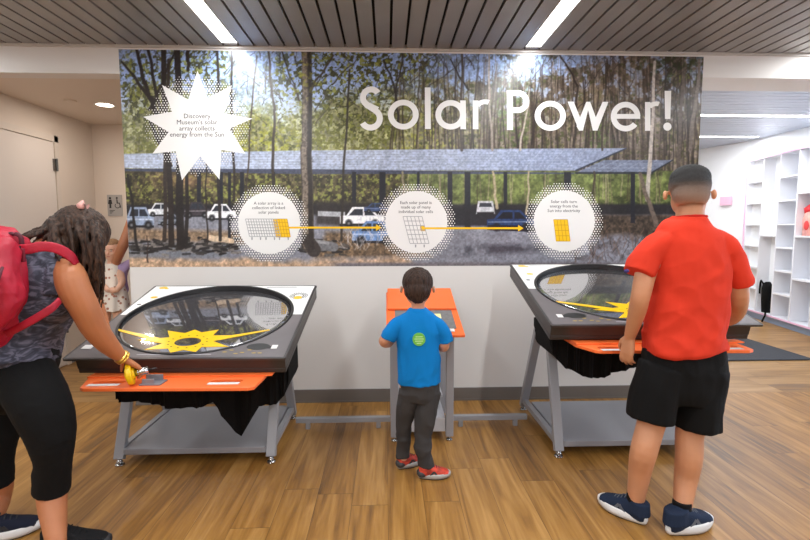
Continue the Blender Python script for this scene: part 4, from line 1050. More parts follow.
# ---------------------------------------------------------------- the boy in the red shirt
rb = empty('person', (1.31, 2.07, 0), label='boy in red T-shirt and black shorts standing at the right table', cat='person')
Rinv = Matrix.Translation(-Vector((1.31, 2.07, 0)))
def rel(root, o): o.location = o.location-root.location; return o
def person_build(root):
    """children are modelled in world space; shift them once so they hang on the root at the feet"""
    for ch in list(root.children): ch.location = Vector(ch.location)-root.location
SK = skin_mat('skin_tan', (198, 140, 104)); B = MB()
hc = P(689, 193, 2.08); HR = frame((.40, 1, -.22))
head(B, hc, .222, HR, 1.09)
limb(B, [hc+Vector((0, -.015, -.05)), P(690, 214, 2.06), P(689, 236, 2.06)], [(.06, .06), (.056, .056), (.08, .07)], k=3)
limb(B, [P(689, 232, 2.06), P(688, 262, 2.06), P(686, 310, 2.06), P(684, 362, 2.06), P(684, 374, 2.06)], [(.10, .06), (.125, .08), (.125, .085), (.135, .095), (.09, .07)])
lk, rk = P(651, 424, 2.05), P(690, 430, 2.05)
la, ra = Z(635.5, 502, .085), Z(681.5, 511, .085)
limb(B, [P(664, 368, 2.07), P(657, 398, 2.05), lk, P(644, 450, 2.03), P(640, 470, 2.06), la, la+Vector((0, .01, -.05))], [.085, .075, .06, .057, .05, .037, .035])
limb(B, [P(704, 368, 2.07), P(699, 398, 2.05), rk, P(689, 456, 2.03), P(686, 478, 2.04), ra, ra+Vector((0, .01, -.05))], [.085, .075, .06, .057, .05, .037, .035])
wl = P(630, 336, 2.12)
limb(B, [P(662, 242, 2.06), P(648, 266, 2.04), P(641, 294, 2.02), P(637, 312, 2.05), wl], [.045, .045, .040, .037, .025])
hand(B, wl, P(625, 362, 2.13)-wl, (.9, .45, .0), -1, .165, (.2, .4, .35), .14, .95, (.9, .5))
wr_ = P(716, 322, 2.46); limb(B, [P(716, 242, 2.06), P(733, 270, 2.05), P(738, 300, 2.07), P(731, 316, 2.22), wr_], [.045, .045, .043, .042, .026])
hand(B, wr_, (-.35, 1, -.28), (0, 0, -1), 1, .155, (.1, .2, .2), .15)
organic('body', B, SK, rb, .005, 4)
face_parts(rb, hc, .222, HR)
# short fade haircut: one cap whose own colour fades from black crown to cropped brown sides
N = NT('fade_haircut'); g_ = N.n('ShaderNodeNewGeometry'); sx_ = N.n('ShaderNodeSeparateXYZ'); N.l(g_.outputs['Position'], sx_.inputs[0])
mr = N.n('ShaderNodeMapRange'); z0_, z1_ = P(689, 206, 2.03).z, P(689, 172, 2.03).z; mr.inputs[1].default_value = z0_; mr.inputs[2].default_value = z1_; N.l(sx_.outputs['Z'], mr.inputs[0])
nz = N.n('ShaderNodeTexNoise', i_Scale=45.0, i_Detail=4.0); ma = N.n('ShaderNodeMath', operation='MULTIPLY_ADD'); N.l(nz.outputs['Fac'], ma.inputs[0]); ma.inputs[1].default_value = .16; N.l(mr.outputs[0], ma.inputs[2])
cr_ = N.n('ShaderNodeValToRGB'); N.l(ma.outputs[0], cr_.inputs[0]); cr = cr_.color_ramp
cr.elements[0].position = .10; cr.elements[0].color = lin((198, 140, 106)); cr.elements[1].position = .92; cr.elements[1].color = lin((28, 26, 26))
for p_, c_ in ((.24, (150, 116, 96)), (.42, (134, 108, 92)), (.62, (106, 86, 74)), (.82, (46, 40, 38))): e = cr.elements.new(p_); e.color = lin(c_)
N.l(cr_.outputs[0], N.b.inputs['Base Color']); N.b.inputs['Roughness'].default_value = .7
nb = N.n('ShaderNodeTexNoise', i_Scale=700.0); bp = N.n('ShaderNodeBump', i_Strength=.6, i_Distance=.003); N.l(nb.outputs['Fac'], bp.inputs['Height']); N.l(bp.outputs[0], N.b.inputs['Normal'])
M_fade = N.m
Hh = MB(); q = lambda x, y, z: hc+HR @ Vector((x, y, z))*.222
Hh.ell(q(0, -.05, .145), (.345*.222*1.08, .42*.222, .385*.222), HR, 28, 18); Hh.ell(q(0, -.08, .27), (.33*.222*1.1, .36*.222, .27*.222), HR, 28, 16); Hh.ell(q(0, -.16, -.06), (.305*.222*1.08, .30*.222, .33*.222), HR, 24, 14)
hz = HR.inverted()
def hcut(c_):
    l_ = hz @ (c_-hc)/.222
    return (l_.y > .16 and l_.z < .32) or l_.z < -.30 or (l_.z < .02 and l_.y > -.06 and abs(l_.x) > .2) or (l_.z < -.1 and l_.y > -.1)
organic('hair', Hh, M_fade, rb, .005, 3, cut=hcut, wr=lambda c_: .0012*noise.noise(c_*160))
# red T-shirt
Sh = MB(); y0 = 2.065
limb(Sh, [P(690, 217, 2.06), P(689.5, 222, 2.06), P(688, 231, 2.06), P(688, 246, 2.06), P(689.5, 270, 2.06), P(688, 298, 2.065), P(685, 325, 2.065), P(684, 342, 2.065), P(684, 348.5, 2.065)],
     [(.064, .062), (.085, .07), (.128, .088), (.152, .105), (.158, .115), (.158, .12), (.163, .124), (.172, .13), (.175, .131)], k=4, n=28, power=2.3, caps=False)
limb(Sh, [P(672, 238, 2.06), P(658, 246, 2.055), P(646, 258, 2.05), P(638.5, 273, 2.04)], [(.045, .065), (.056, .072), (.056, .068), (.058, .066)], k=4, n=20, caps=False)
limb(Sh, [P(707, 238, 2.06), P(722, 248, 2.055), P(733, 266, 2.05), P(739.5, 285, 2.05)], [(.045, .065), (.056, .072), (.053, .066), (.05, .062)], k=4, n=20, caps=False)
M_red = fabric('red_cotton', (214, 58, 36))
def redw(c_):
    d_ = Vector((c_.x-1.3, c_.y, c_.z)); low = max(0, (1.25-c_.z))
    q_ = Vector((c_.x*6+c_.z*3.5, c_.y*5, c_.z*5-c_.x*3))
    rid = 1-abs(noise.noise(q_*1.3))*2.2; rid2 = 1-abs(noise.noise(Vector((c_.x*9-c_.z*9, c_.y*6, c_.z*6+4))))*2.4
    return .013*rid*min(1, .35+low)+.008*rid2*min(1, .3+low*1.6)+.003*noise.noise(c_*22)
rs = organic('t_shirt', Sh, M_red, rb, .006, 3, wr=redw)
cl = MB(); rc = P(690, 217.5, 2.06)
vs = [rc+Vector((.062*math.cos(2*PI*k/40), .061*math.sin(2*PI*k/40), -.006*math.sin(2*PI*k/40)+.0)) for k in range(41)]; cl.tube(vs[:-1]+[vs[0]], .006, 8) if False else None
for k in range(40): cl.cyl(vs[k], .0065, (vs[k+1]-vs[k]).length*1.1, vs[k+1]-vs[k], 8)
organic('collar', cl, fabric('red_cotton_dark', (188, 34, 22)), rs, .003, 2)
MB().ell(P(626.5, 271, 1.972), (.012, .004, .008)).build('sleeve_tag', mat('navy_tag', (50, 40, 110), .5), rs, True)
# black shorts
So = MB()
limb(So, [P(684, 345, 2.065), P(684, 352, 2.065), P(684, 370, 2.065), P(685, 386, 2.06), P(685, 399, 2.06)], [(.158, .115), (.163, .12), (.17, .128), (.166, .122), (.135, .105)], n=28, power=2.3, caps=False)
limb(So, [P(664, 368, 2.065), P(657, 388, 2.06), P(653, 405, 2.055), P(651.5, 418.5, 2.05)], [(.094, .118), (.096, .114), (.096, .108), (.096, .108)], n=24, caps=False)
limb(So, [P(702, 368, 2.065), P(699, 390, 2.06), P(697, 412, 2.055), P(696.5, 427, 2.05)], [(.092, .118), (.094, .114), (.094, .108), (.093, .106)], n=24, caps=False)
organic('shorts', So, fabric('black_jersey', (12, 12, 13), rough=.9, bump=.35), rb, .006, 3, wr=wrinkle(.011, (8, 8, 3.5), 3))
M_navy = fabric('navy_knit', (32, 44, 66)); M_sole = mat('sole_white', (222, 222, 222), .5); M_tread = mat('sole_dark', (34, 34, 38), .6); M_sg = mat('shoe_grey', (92, 98, 108), .5)
h1 = Z(646.5, 526, 0); h2 = Z(667, 535, 0)
for hp, tp, an in ((h1, Z(603, 503, 0), la), (h2, Z(709, 522, 0), ra)):
    d_ = tp-hp; L_ = d_.length; sh_ = shoe(rb, (hp.x, hp.y), math.atan2(d_.y, d_.x), max(.24, min(L_, .26)), .1, M_navy, M_sole, M_tread, M_sg)
    sk_ = MB(); limb(sk_, [Vector((an.x, an.y, .07)), Vector((an.x, an.y, .11)), Vector((an.x, an.y, .132))], [.040, .0395, .039], caps=False, k=2); organic('sock', sk_, fabric('black_sock', (14, 14, 16)), rb, .004, 1)
person_build(rb)

# ---------------------------------------------------------------- the little boy in the blue shirt
bb = empty('person', (.19, 2.53, 0), label='small boy in bright blue T-shirt and grey trousers at the orange stand', cat='person')
SKb = skin_mat('skin_light_tan', (208, 152, 122)); B = MB()
hc = P(417.5, 288, 2.52); HR = frame((.05, 1, -.3)); hh = .195
head(B, hc, hh, HR, 1.14)
limb(B, [hc+Vector((0, -.02, -.04)), P(418, 308, 2.5), P(418, 318, 2.5)], [(.04, .042), (.036, .038), (.05, .045)], k=3)
limb(B, [P(418, 318, 2.5), P(418, 335, 2.5), P(419, 360, 2.5), P(420, 382, 2.5), P(420, 392, 2.5)], [(.065, .05), (.08, .055), (.08, .06), (.085, .068), (.06, .05)])
lah, rah = Vector((.085, 2.60, .06)), Vector((.205, 2.50, .06))
lkn, rkn = P(405, 420, 2.57), P(424, 421, 2.5)
limb(B, [P(410, 384, 2.51), lkn, lah, lah+Vector((0, .01, -.03))], [.055, .042, .028, .028]); limb(B, [P(429, 384, 2.51), rkn, rah, rah+Vector((0, .01, -.03))], [.055, .042, .028, .028])
wl, wr_ = Vector((.065, 2.76, .80)), Vector((.27, 2.76, .80))
limb(B, [P(402, 324, 2.5), P(391, 333, 2.48), P(384, 341, 2.49), P(390, 341, 2.6), wl], [.03, .032, .029, .028, .019]); hand(B, wl, (.15, 1, .1), (0, 0, -1), 1, .11, (.15, .25, .2), .15)
limb(B, [P(434, 324, 2.5), P(442, 335, 2.49), P(444, 346, 2.5), P(440, 343, 2.62), wr_], [.03, .032, .029, .028, .019]); hand(B, wr_, (-.15, 1, .1), (0, 0, -1), -1, .11, (.15, .25, .2), .15)
organic('body', B, SKb, bb, .0045, 4); face_parts(bb, hc, hh, HR)
def hair_mat(name, c1, c2, sc=(60, 60, 6)):
    N = NT(name); tc = N.n('ShaderNodeTexCoord'); mp = N.n('ShaderNodeMapping'); mp.inputs['Scale'].default_value = sc; N.l(tc.outputs['Object'], mp.inputs[0])
    nz = N.n('ShaderNodeTexNoise', i_Scale=3.0, i_Detail=6.0, i_Distortion=.6); N.l(mp.outputs[0], nz.inputs['Vector']); r = N.n('ShaderNodeValToRGB'); N.l(nz.outputs['Fac'], r.inputs[0])
    r.color_ramp.elements[0].position = .35; r.color_ramp.elements[0].color = lin(c1); r.color_ramp.elements[1].position = .7; r.color_ramp.elements[1].color = lin(c2)
    N.l(r.outputs[0], N.b.inputs['Base Color']); N.b.inputs['Roughness'].default_value = .62; N.b.inputs['Specular IOR Level'].default_value = .3
    bp = N.n('ShaderNodeBump', i_Strength=.7, i_Distance=.004); N.l(nz.outputs['Fac'], bp.inputs['Height']); N.l(bp.outputs[0], N.b.inputs['Normal']); return N.m
Hh = MB(); q = lambda x, y, z: hc+HR @ Vector((x, y, z))*hh
Hh.ell(q(0, -.05, .15), (.37*hh*1.14, .46*hh, .41*hh), HR, 28, 18); Hh.ell(q(0, -.16, -.08), (.325*hh*1.12, .34*hh, .34*hh), HR, 24, 14); Hh.ell(q(0, -.24, -.3), (.2*hh, .17*hh, .16*hh), HR, 20, 12)
hz2 = HR.inverted(); hcb = hc.copy()
def hcut2(c_):
    l_ = hz2 @ (c_-hcb)/hh
    return (l_.y > .2 and l_.z < .22) or (l_.z < -.02 and l_.y > -.10 and abs(l_.x) > .25) or (l_.z < -.02 and l_.y > .1)
organic('hair', Hh, hair_mat('dark_brown_hair', (28, 18, 14), (70, 48, 36)), bb, .0045, 2, cut=hcut2, wr=lambda c_: .0035*noise.noise(Vector((c_.x*90, c_.y*90, c_.z*16))))
Sh = MB()
limb(Sh, [P(418, 308.5, 2.5), P(418, 311.5, 2.5), P(418, 316, 2.5), P(418, 324, 2.5), P(418.5, 336, 2.5), P(419, 350, 2.5), P(419.3, 366, 2.5), P(419.8, 382, 2.5)],
     [(.043, .046), (.058, .05), (.088, .06), (.112, .072), (.116, .082), (.111, .088), (.112, .092), (.114, .095)], n=26, power=2.3, caps=False)
limb(Sh, [P(405, 322, 2.5), P(397, 326, 2.49), P(391, 332, 2.48), P(387.5, 338.5, 2.48)], [(.032, .042), (.037, .045), (.038, .043), (.04, .044)], n=18, caps=False)
limb(Sh, [P(431, 322, 2.5), P(439, 326, 2.49), P(444, 334, 2.49), P(446, 342, 2.49)], [(.032, .042), (.037, .045), (.038, .043), (.037, .043)], n=18, caps=False)
M_blue = fabric('blue_cotton', (4, 120, 194))
bs = organic('t_shirt', Sh, M_blue, bb, .005, 3, wr=wrinkle(.008, (12, 10, 6), 8))
st_ = bb  # sticker on the back of the shirt
dn = P(419, 339.5, 2.404)
MB().add(*(lambda n=28: ([dn+Vector((.033*math.cos(2*PI*k/n), -.002, .033*math.sin(2*PI*k/n))) for k in range(n)]+[dn+Vector((.033*math.cos(2*PI*k/n), .012, .033*math.sin(2*PI*k/n))) for k in range(n)], [tuple(range(n)), tuple(range(n, 2*n))]+[(k, (k+1) % n, n+(k+1) % n, n+k) for k in range(n)]))()).build('round_sticker', mat('green_sticker', (110, 190, 70), .5), bs)
g = MB()
for k, w_ in enumerate((.018, .024, .02, .012)): g.box((dn.x-w_, dn.y-.0035, dn.z+.016-.011*k), (dn.x+w_, dn.y-.0022, dn.z+.0125-.011*k))
g.build('sticker_mark', mat('pale_green', (206, 232, 180), .5), bs)
Pa = MB()
limb(Pa, [P(420, 376, 2.5), P(420, 382, 2.5), P(420, 392, 2.51), P(420, 399, 2.51)], [(.098, .08), (.102, .086), (.104, .092), (.09, .08)], n=24, power=2.3, caps=False)
limb(Pa, [P(410.5, 390, 2.51), P(407, 405, 2.53), P(405, 421, 2.56), P(404, 438, 2.585), Vector((lah.x, lah.y, .085)), Vector((lah.x, lah.y+.0, .065))], [(.058, .078), (.052, .066), (.043, .054), (.038, .044), (.034, .038), (.036, .04)], n=20, caps=False)
limb(Pa, [P(430, 390, 2.51), P(427, 405, 2.5), P(425, 421, 2.49), P(422, 440, 2.495), Vector((rah.x, rah.y, .09)), Vector((rah.x, rah.y, .065))], [(.06, .08), (.058, .07), (.054, .06), (.046, .05), (.04, .042), (.042, .044)], n=20, caps=False)
organic('trousers', Pa, fabric('charcoal_fleece', (62, 60, 60)), bb, .005, 3, wr=wrinkle(.010, (10, 10, 9), 5))
M_rs = mat('shoe_red_orange', (196, 62, 42), .6, var=.5, vscale=30); M_gs = mat('sole_grey', (176, 174, 170), .5); M_dk = mat('shoe_dark_grey', (60, 58, 60), .6)
for hx, hy, an in ((.055, 2.585, .55), (.165, 2.485, .10)):
    so = shoe(bb, (hx, hy), an, .178, .072, M_rs, M_gs, M_tread, M_dk, tab=False)
    k_ = MB(); R_ = Matrix.Translation(Vector((hx, hy, 0))) @ Matrix.Rotation(an, 4, 'Z')
    k_.ell((.022, 0, .032), (.03, .031, .026), None, 18, 12); k_.v = [tuple(R_ @ Vector(v)) for v in k_.v]; k_.build('heel_cup', M_dk, so, True)
person_build(bb)

# ---------------------------------------------------------------- the woman with the red backpack
wm = empty('person', (-1.5, 2.1, 0), label='woman in dark tank top and black capri leggings leaning over the left table', cat='person')
SKw = skin_mat('skin_warm', (180, 114, 74)); B = MB()
WHC = P(80, 236, 2.2); HRw = frame((.72, .42, -.62)); hw = .225
head(B, WHC, hw, HRw, 1.05)
limb(B, [WHC+Vector((-.03, 0, -.02)), P(66, 246, 2.17), P(55, 256, 2.16)], [.06, .058, .08], k=3)
TORSO = [(P(57, 256, 2.16), .10, .15), (P(50, 272, 2.14), .125, .165), (P(36, 298, 2.12), .14, .155), (P(21, 330, 2.1), .13, .145), (P(14, 356, 2.09), .14, .15), (P(11, 380, 2.09), .125, .14)]
def torso(mb, grow, i0=0, i1=6, n=26, caps=True):
    T_ = TORSO[i0:i1]; ax_ = (TORSO[0][0]-TORSO[-1][0]).normalized(); ref = Vector((0, 1, 0)).cross(ax_)
    limb(mb, [t[0] for t in T_], [(t[1]+grow, t[2]+grow) for t in T_], ref, 4, n, 2.2, caps)
torso(B, 0)
limb(B, [P(62, 266, 2.1), P(69, 274, 2.03), P(75, 290, 2.02), P(85, 309, 2.04), P(94.5, 328, 2.08), P(107.5, 344, 2.14), P(121, 357, 2.2)], [.052, .06, .061, .056, .051, .043, .027])
wr_ = P(122, 358, 2.2)
hand(B, wr_, P(139, 367, 2.26)-wr_, (-.1, .1, -1), 1, .165, (.22, .55, .5), .12, 1.05, (.6, .9))
limb(B, [P(58, 262, 2.24), P(76, 275, 2.36), P(92, 300, 2.42), P(104, 330, 2.42)], [.06, .052, .045, .03])
limb(B, [P(18, 380, 2.05), P(38, 402, 1.99), P(51, 432, 1.98), P(53, 458, 1.99), P(53, 478, 2.01), P(52, 500, 2.01), Z(56, 537, .09), Z(57, 547, .05)], [.085, .09, .08, .062, .06, .056, .04, .038])
limb(B, [P(12, 372, 2.2), P(4, 402, 2.19), P(-2, 432, 2.17), P(-4, 458, 2.18), P(-2, 482, 2.19), P(-3, 500, 2.2), Z(-7, 518, .09), Z(-8, 527, .05)], [.1, .092, .078, .062, .06, .053, .04, .038])
organic('body', B, SKw, wm, .0055, 4); face_parts(wm, WHC, hw, HRw)
# tank top with a faint leaf pattern
N = NT('tank_pattern'); tc = N.n('ShaderNodeTexCoord'); mp = N.n('ShaderNodeMapping'); mp.inputs['Scale'].default_value = (16, 10, 26); mp.inputs['Rotation'].default_value = (0, .7, 0); N.l(tc.outputs['Object'], mp.inputs[0])
nz = N.n('ShaderNodeTexNoise', i_Scale=1.0, i_Detail=2.0, i_Distortion=2.2); N.l(mp.outputs[0], nz.inputs['Vector']); r = N.n('ShaderNodeValToRGB'); N.l(nz.outputs['Fac'], r.inputs[0]); cr = r.color_ramp
cr.elements[0].position = .42; cr.elements[0].color = lin((48, 50, 64)); cr.elements[1].position = .62; cr.elements[1].color = lin((104, 104, 122)); e = cr.elements.new(.52); e.color = lin((70, 72, 88))
N.l(r.outputs[0], N.b.inputs['Base Color']); N.b.inputs['Roughness'].default_value = .8; M_tank = N.m
Tk = MB(); torso(Tk, .014, 0, 5, caps=False)
limb(Tk, [P(62, 254, 2.12), P(59, 262, 2.07), P(58, 274, 2.04), P(57, 292, 2.04)], [(.045, .05), (.055, .055), (.055, .055), (.06, .06)], k=3, caps=False)
limb(Tk, [P(12, 350, 2.08), P(12, 360, 2.07), P(12, 368, 2.06)], [(.155, .17), (.158, .176), (.158, .178)], k=3, n=26, caps=False)
limb(Tk, [P(58, 290, 2.07), P(60, 302, 2.08), P(49, 316, 2.08)], [(.055, .08), (.065, .09), (.05, .08)], k=3, caps=True)
tk = organic('tank_top', Tk, M_tank, wm, .006, 4, wr=wrinkle(.011, (11, 8, 8), 2))
tr = MB(); ac_ = P(64, 275, 2.0); u_ = Vector((.3, -.15, .95)).normalized(); w_ = Vector((.75, -.5, -.3)).normalized()
# leggings
Lg = MB(); torso(Lg, .022, 4, 6, caps=True); Lg.ell(P(15, 374, 2.05), (.125, .125, .13))
limb(Lg, [P(18, 366, 2.06), P(37.5, 398, 1.99), P(50, 430, 1.98), P(53, 457, 1.99), P(52, 475, 2.01), P(51, 490.5, 2.02)], [.115, .110, .095, .071, .070, .068], n=22, caps=False)
limb(Lg, [P(12, 368, 2.18), P(4, 400, 2.19), P(-2, 430, 2.17), P(-4, 458, 2.18), P(-3, 483, 2.19)], [.11, .102, .087, .068, .066], n=22, caps=False)
organic('leggings', Lg, fabric('black_leggings', (10, 10, 11), rough=.85), wm, .006, 3, wr=wrinkle(.0025, (8, 8, 16), 6))
# hair: a cap over the skull plus long wavy locks
Hh = MB(); q = lambda x, y, z: WHC+HRw @ Vector((x, y, z))*hw
Hh.ell(q(0, -.05, .12), (.44*hw, .52*hw, .46*hw), HRw, 28, 18); Hh.ell(q(0, -.25, -.1), (.36*hw, .36*hw, .42*hw), HRw, 24, 14)
rr = random.Random(4)
def lock(a, b, mid, r0, r1, wv, k_):
    n_ = 9; pts = []; rad = []
    a, b, mid = Vector(a), Vector(b), Vector(mid)
    for i in range(n_+1):
        t = i/n_; p_ = a*(1-t)**2+mid*2*t*(1-t)+b*t*t
        p_ += Vector((math.sin(t*9+k_), math.cos(t*7+k_*1.7), math.sin(t*8+k_*2.3)*.4))*wv*t
        pts.append(p_); rad.append(r0+(r1-r0)*t)
    limb(Hh, pts, rad, k=1, n=8)
for i in range(84):   # falling down in front of the face and on the near side
    t = i/84; s = rr.uniform(0, 1); a = P(64+36*t+rr.uniform(-3, 3), 214+16*abs(t-.35)+rr.uniform(0, 10), 2.1+.14*s)
    b = P(76+25*t+rr.uniform(-3, 3), 272+48*rr.random()*(.45+.55*(1-abs(t-.6))), 2.10+.13*s); mid = P(68+38*t+rr.uniform(-4, 5), 244+rr.uniform(-8, 10), 2.02+.12*s)
    lock(a, b, mid, .0125, .003, .010, i*.7)
for i in range(16):   # wind-thrown strands over the back
    a = P(62+rr.uniform(-4, 8), 216+rr.uniform(0, 22), 2.1+.1*rr.random()); b = P(22+rr.uniform(-6, 22), 236+rr.uniform(-4, 9), 2.06+.14*rr.random()); mid = P(44+rr.uniform(-4, 6), 224+rr.uniform(-2, 12), 2.06)
    lock(a, b, mid, .013, .0035, .008, i*1.3)
for i in range(14):
    a = P(52+rr.uniform(-2, 12), 222+rr.uniform(-4, 10), 2.08+.1*rr.random()); b = P(62+rr.uniform(-10, 14), 262+rr.uniform(-10, 14), 2.0+.1*rr.random()); mid = P(48+rr.uniform(-2, 10), 244, 2.03)
    lock(a, b, mid, .017, .005, .006, i*2.1)
organic('hair', Hh, hair_mat('long_brown_hair', (24, 16, 12), (84, 60, 46), (40, 40, 10)), wm, .0035, 1, wr=lambda c_: .003*noise.noise(Vector((c_.x*110, c_.y*110, c_.z*22))))
MB().loft([(P(78, 206.5, 2.16), .012, .01), (P(83, 204.6, 2.16), .02, .014), (P(88, 206.5, 2.16), .012, .01)], 12).build('hair_clip', mat('pink_clip', (226, 168, 158), .4), wm, True)
# bracelets
bc = P(122.5, 357.5, 2.2); bd = (P(139, 367, 2.26)-P(107, 344, 2.14)).normalized()
for off in (-.012, .0): 
    g = MB(); g.loft([(bc+bd*off, .0335, .0335, bd), (bc+bd*(off+.006), .0335, .0335, bd)], 24, (0, 0, 1)); g.build('bracelet', mat('gold', (222, 176, 82), .3, .8), wm, True)
# shoes
M_bk = fabric('black_knit_shoe', (20, 20, 22)); M_w = mat('white_mark', (235, 235, 235), .5)
a_ = Z(44, 555, 0); shoe(wm, (a_.x, a_.y), math.radians(12), .25, .095, M_bk, M_tread, M_tread, M_bk)
a_ = Z(-29, 545, 0); shoe(wm, (a_.x, a_.y), math.radians(28), .25, .095, fabric('navy_knit2', (30, 34, 50)), M_sole, M_tread, M_tread)
person_build(wm)
# backpack (hangs on her: a thing of its own)
bk = empty('backpack', P(5, 300, 1.95), label='crimson backpack hanging on the back of the leaning woman', cat='backpack')
g = MB()
limb(g, [P(8, 240, 2.03), P(4, 252, 2.0), P(-4, 280, 1.98), P(-11, 315, 1.97), P(-15, 344, 1.98)], [(.06, .09), (.10, .13), (.135, .15), (.125, .15), (.09, .12)], k=4, n=24, power=3, caps=False)
limb(g, [P(-2, 250, 1.88), P(-9, 290, 1.82), P(-14, 320, 1.85)], [(.06, .06), (.09, .07), (.07, .06)], n=18, power=2.6)
M_bag = mat('crimson_nylon', (172, 14, 44), .55, var=.18, vscale=10, bump=.3, bscale=40)
organic('bag_body', g, M_bag, bk, .006, 2, wr=wrinkle(.018, (9, 9, 6), 1))
def strap_(pts, w_, th, name, m_=M_bag, ref=(0, 0, 1)):
    g = MB(); limb(g, pts, [(w_, th)]*len(pts), ref, 5, 12, 3.2, False); return organic(name, g, m_, bk, .004, 2)
strap_([P(14, 250, 1.93), P(28, 249, 1.93), P(42, 246.5, 1.945), P(55, 248, 1.965), P(66, 253, 1.985), P(75, 261, 2.02), P(80, 271, 2.08)], .021, .006, 'shoulder_strap')
strap_([P(6, 334, 1.90), P(22, 326, 1.885), P(38, 317, 1.885), P(52, 308, 1.90), P(60, 300, 1.94)], .016, .006, 'lower_strap')
strap_([P(22, 248, 1.925), P(22, 262, 1.925)], .013, .008, 'strap_pad', mat('dark_crimson', (120, 14, 40), .6), (1, 0, 0))
g = MB(); limb(g, [P(4, 244, 1.95), P(10, 234, 1.95), P(20, 236, 1.95), P(22, 246, 1.95)], [.009]*4, caps=True); organic('haul_loop', g, mat('dark_maroon', (84, 20, 36), .6), bk, .004, 1)
g = MB(); limb(g, [P(2, 268, 1.80), P(-6, 292, 1.745), P(-12, 318, 1.765)], [.006]*3, k=4); g.build('zip', mat('dark_maroon', (84, 20, 36), .6), bk, True)
g = MB().box((-.012, -.006, -.012), (.012, .006, .012)); o = g.build('buckle', M_black, bk, bevel=.002); o.location = P(17, 249, 1.918)
for ch in list(bk.children): ch.location = ch.location-bk.location

# ---------------------------------------------------------------- toddler and the adult holding her, beyond the mural wall
td = empty('person', (-2.58, 4.6, .55), label='small child in pale floral dress carried in the corridor behind the woman', cat='person')
SKt = skin_mat('skin_pale', (222, 176, 150)); B = MB(); tc_ = P(112, 250.5, 4.6); TR = frame((.05, -1, -.1)); th = .2
head(B, tc_, th, TR, 1.12)
limb(B, [tc_, P(112, 262, 4.6), P(112, 270, 4.6)], [.045, .038, .06]); limb(B, [P(112, 270, 4.6), P(112, 285, 4.6), P(112, 300, 4.6)], [(.085, .06), (.09, .07), (.09, .07)])
limb(B, [P(105, 270, 4.58), P(101, 282, 4.5), P(108, 290, 4.44)], [.035, .03, .022]); hand(B, P(108, 290, 4.44), (.8, 0, -.2), (0, 1, 0), 1, .09)
limb(B, [P(119, 270, 4.58), P(122, 282, 4.5), P(117, 290, 4.44)], [.035, .03, .022]); hand(B, P(117, 290, 4.44), (-.8, 0, -.2), (0, 1, 0), -1, .09)
limb(B, [P(107, 300, 4.58), P(106, 316, 4.5), P(106, 336, 4.52), P(106, 340, 4.46)], [.055, .042, .03, .026]); limb(B, [P(117, 300, 4.58), P(118, 316, 4.5), P(118, 336, 4.52), P(118, 340, 4.46)], [.055, .042, .03, .026])
organic('body', B, SKt, td, .0055, 3); face_parts(td, tc_, th, TR, (190, 110, 104))
Hh = MB(); q = lambda x, y, z: tc_+TR @ Vector((x, y, z))*th
Hh.ell(q(0, -.07, .17), (.385*th, .43*th, .39*th), TR, 24, 16); Hh.ell(q(0, -.18, -.08), (.36*th, .3*th, .34*th), TR); tz = TR.inverted()
organic('hair', Hh, hair_mat('light_brown_hair', (112, 82, 56), (164, 128, 92)), td, .005, 2, cut=lambda c_: (lambda l_: (l_.y > .12 and l_.z < .3) or (l_.z < .0 and l_.y > -.1))(tz @ (c_-tc_)/th))
N = NT('floral_dress'); tc = N.n('ShaderNodeTexCoord'); vo = N.n('ShaderNodeTexVoronoi', i_Scale=24.0); N.l(tc.outputs['Object'], vo.inputs['Vector']); r = N.n('ShaderNodeValToRGB'); N.l(vo.outputs['Distance'], r.inputs[0])
r.color_ramp.elements[0].position = .22; r.color_ramp.elements[0].color = lin((176, 120, 96)); r.color_ramp.elements[1].position = .34; r.color_ramp.elements[1].color = lin((236, 226, 214)); N.l(r.outputs[0], N.b.inputs['Base Color']); N.b.inputs['Roughness'].default_value = .9
Dr = MB(); limb(Dr, [P(112, 264, 4.59), P(112, 272, 4.58), P(112, 284, 4.57), P(112.5, 298, 4.55), P(113, 311, 4.54)], [(.06, .055), (.10, .075), (.105, .09), (.13, .11), (.155, .13)], n=24, caps=False)
organic('dress', Dr, N.m, td, .006, 3, wr=lambda c_: .008*math.sin(c_.x*70+c_.y*20)*max(0, min(1, (1.05-c_.z)*3)))
for ch in list(td.children): ch.location = ch.location-td.location
ad = empty('person', (-2.17, 4.75, 0), label='adult in lavender top holding the child, mostly hidden by the mural wall', cat='person')
SKa = skin_mat('skin_brown', (172, 112, 78)); B = MB(); ac = Vector((-2.12, 4.74, 1.52)); AR = frame((-.6, -.8, -.3)); head(B, ac, .22, AR, 1.05)
limb(B, [ac, Vector((-2.13, 4.75, 1.4)), Vector((-2.15, 4.76, 1.3))], [.055, .05, .08]); limb(B, [Vector((-2.16, 4.77, 1.27)), Vector((-2.17, 4.77, 1.1)), Vector((-2.15, 4.77, .95)), Vector((-2.13, 4.78, .8))], [(.15, .09), (.15, .1), (.13, .1), (.15, .12)])
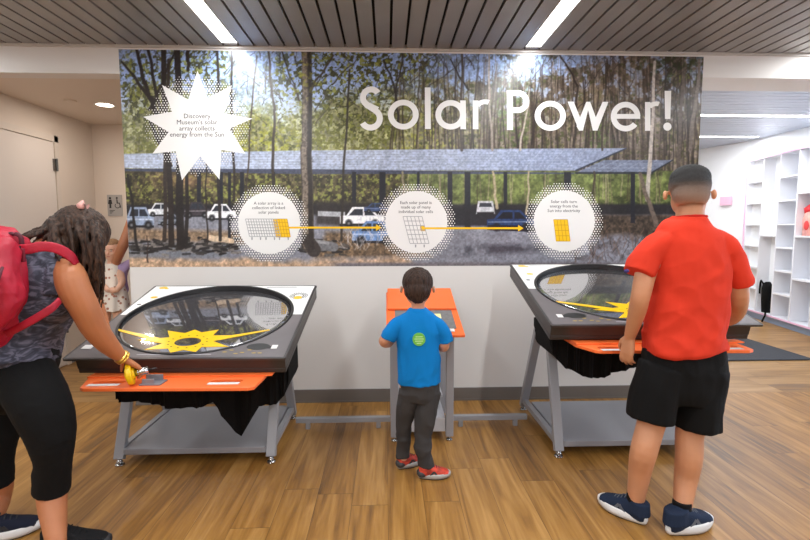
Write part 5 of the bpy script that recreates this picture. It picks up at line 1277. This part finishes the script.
s_ = P(134, 219, 4.62); e_ = P(121, 250, 4.52); w_ = P(113, 280, 4.68)
limb(B, [s_, P(128, 234, 4.56), e_, P(115, 266, 4.6), w_], [.055, .05, .043, .037, .026]); hand(B, w_, (-.6, .5, -.2), (0, -1, 0), 1, .17)
limb(B, [Vector((-1.99, 4.78, 1.24)), Vector((-1.96, 4.7, 1.0)), Vector((-2.14, 4.6, .93)), Vector((-2.3, 4.62, .92))], [.055, .045, .04, .028]); hand(B, Vector((-2.3, 4.62, .92)), (-1, .1, 0), (0, 0, 1), 1, .17)
for sx in (-.08, .09): limb(B, [Vector((-2.13+sx, 4.78, .82)), Vector((-2.13+sx, 4.76, .48)), Vector((-2.13+sx, 4.79, .1)), Vector((-2.13+sx, 4.78, .05))], [.085, .058, .04, .036])
organic('body', B, SKa, ad, .008, 3)
Hh = MB(); Hh.ell(ac+Vector((.02, .03, .035)), (.09, .1, .1)); organic('hair', Hh, hair_mat('black_hair', (20, 16, 14), (46, 36, 30)), ad, .007, 2)
Lt = MB(); limb(Lt, [Vector((-2.15, 4.76, 1.32)), Vector((-2.18, 4.76, 1.22)), Vector((-2.20, 4.74, 1.1)), Vector((-2.24, 4.72, .98)), Vector((-2.2, 4.74, .82))], [(.10, .08), (.17, .11), (.185, .13), (.21, .14), (.17, .14)], n=24)
limb(Lt, [P(130, 262, 4.62), P(122, 270, 4.6), P(119, 280, 4.6), P(124, 290, 4.62)], [.03, .055, .062, .04])
organic('top', Lt, fabric('lavender_cotton', (178, 156, 196)), ad, .008, 3, wr=wrinkle(.006, (8, 8, 8)))
Tr = MB()
for sx in (-.08, .09): limb(Tr, [Vector((-2.13+sx, 4.78, .86)), Vector((-2.13+sx, 4.76, .48)), Vector((-2.13+sx, 4.79, .1))], [.1, .075, .06])
organic('trousers', Tr, fabric('blue_denim', (62, 76, 104)), ad, .008, 3)
for sx in (-.08, .09): shoe(ad, (-2.13+sx, 4.84), math.radians(-100), .25, .095, M_bk, M_sole, M_tread)
person_build(ad)
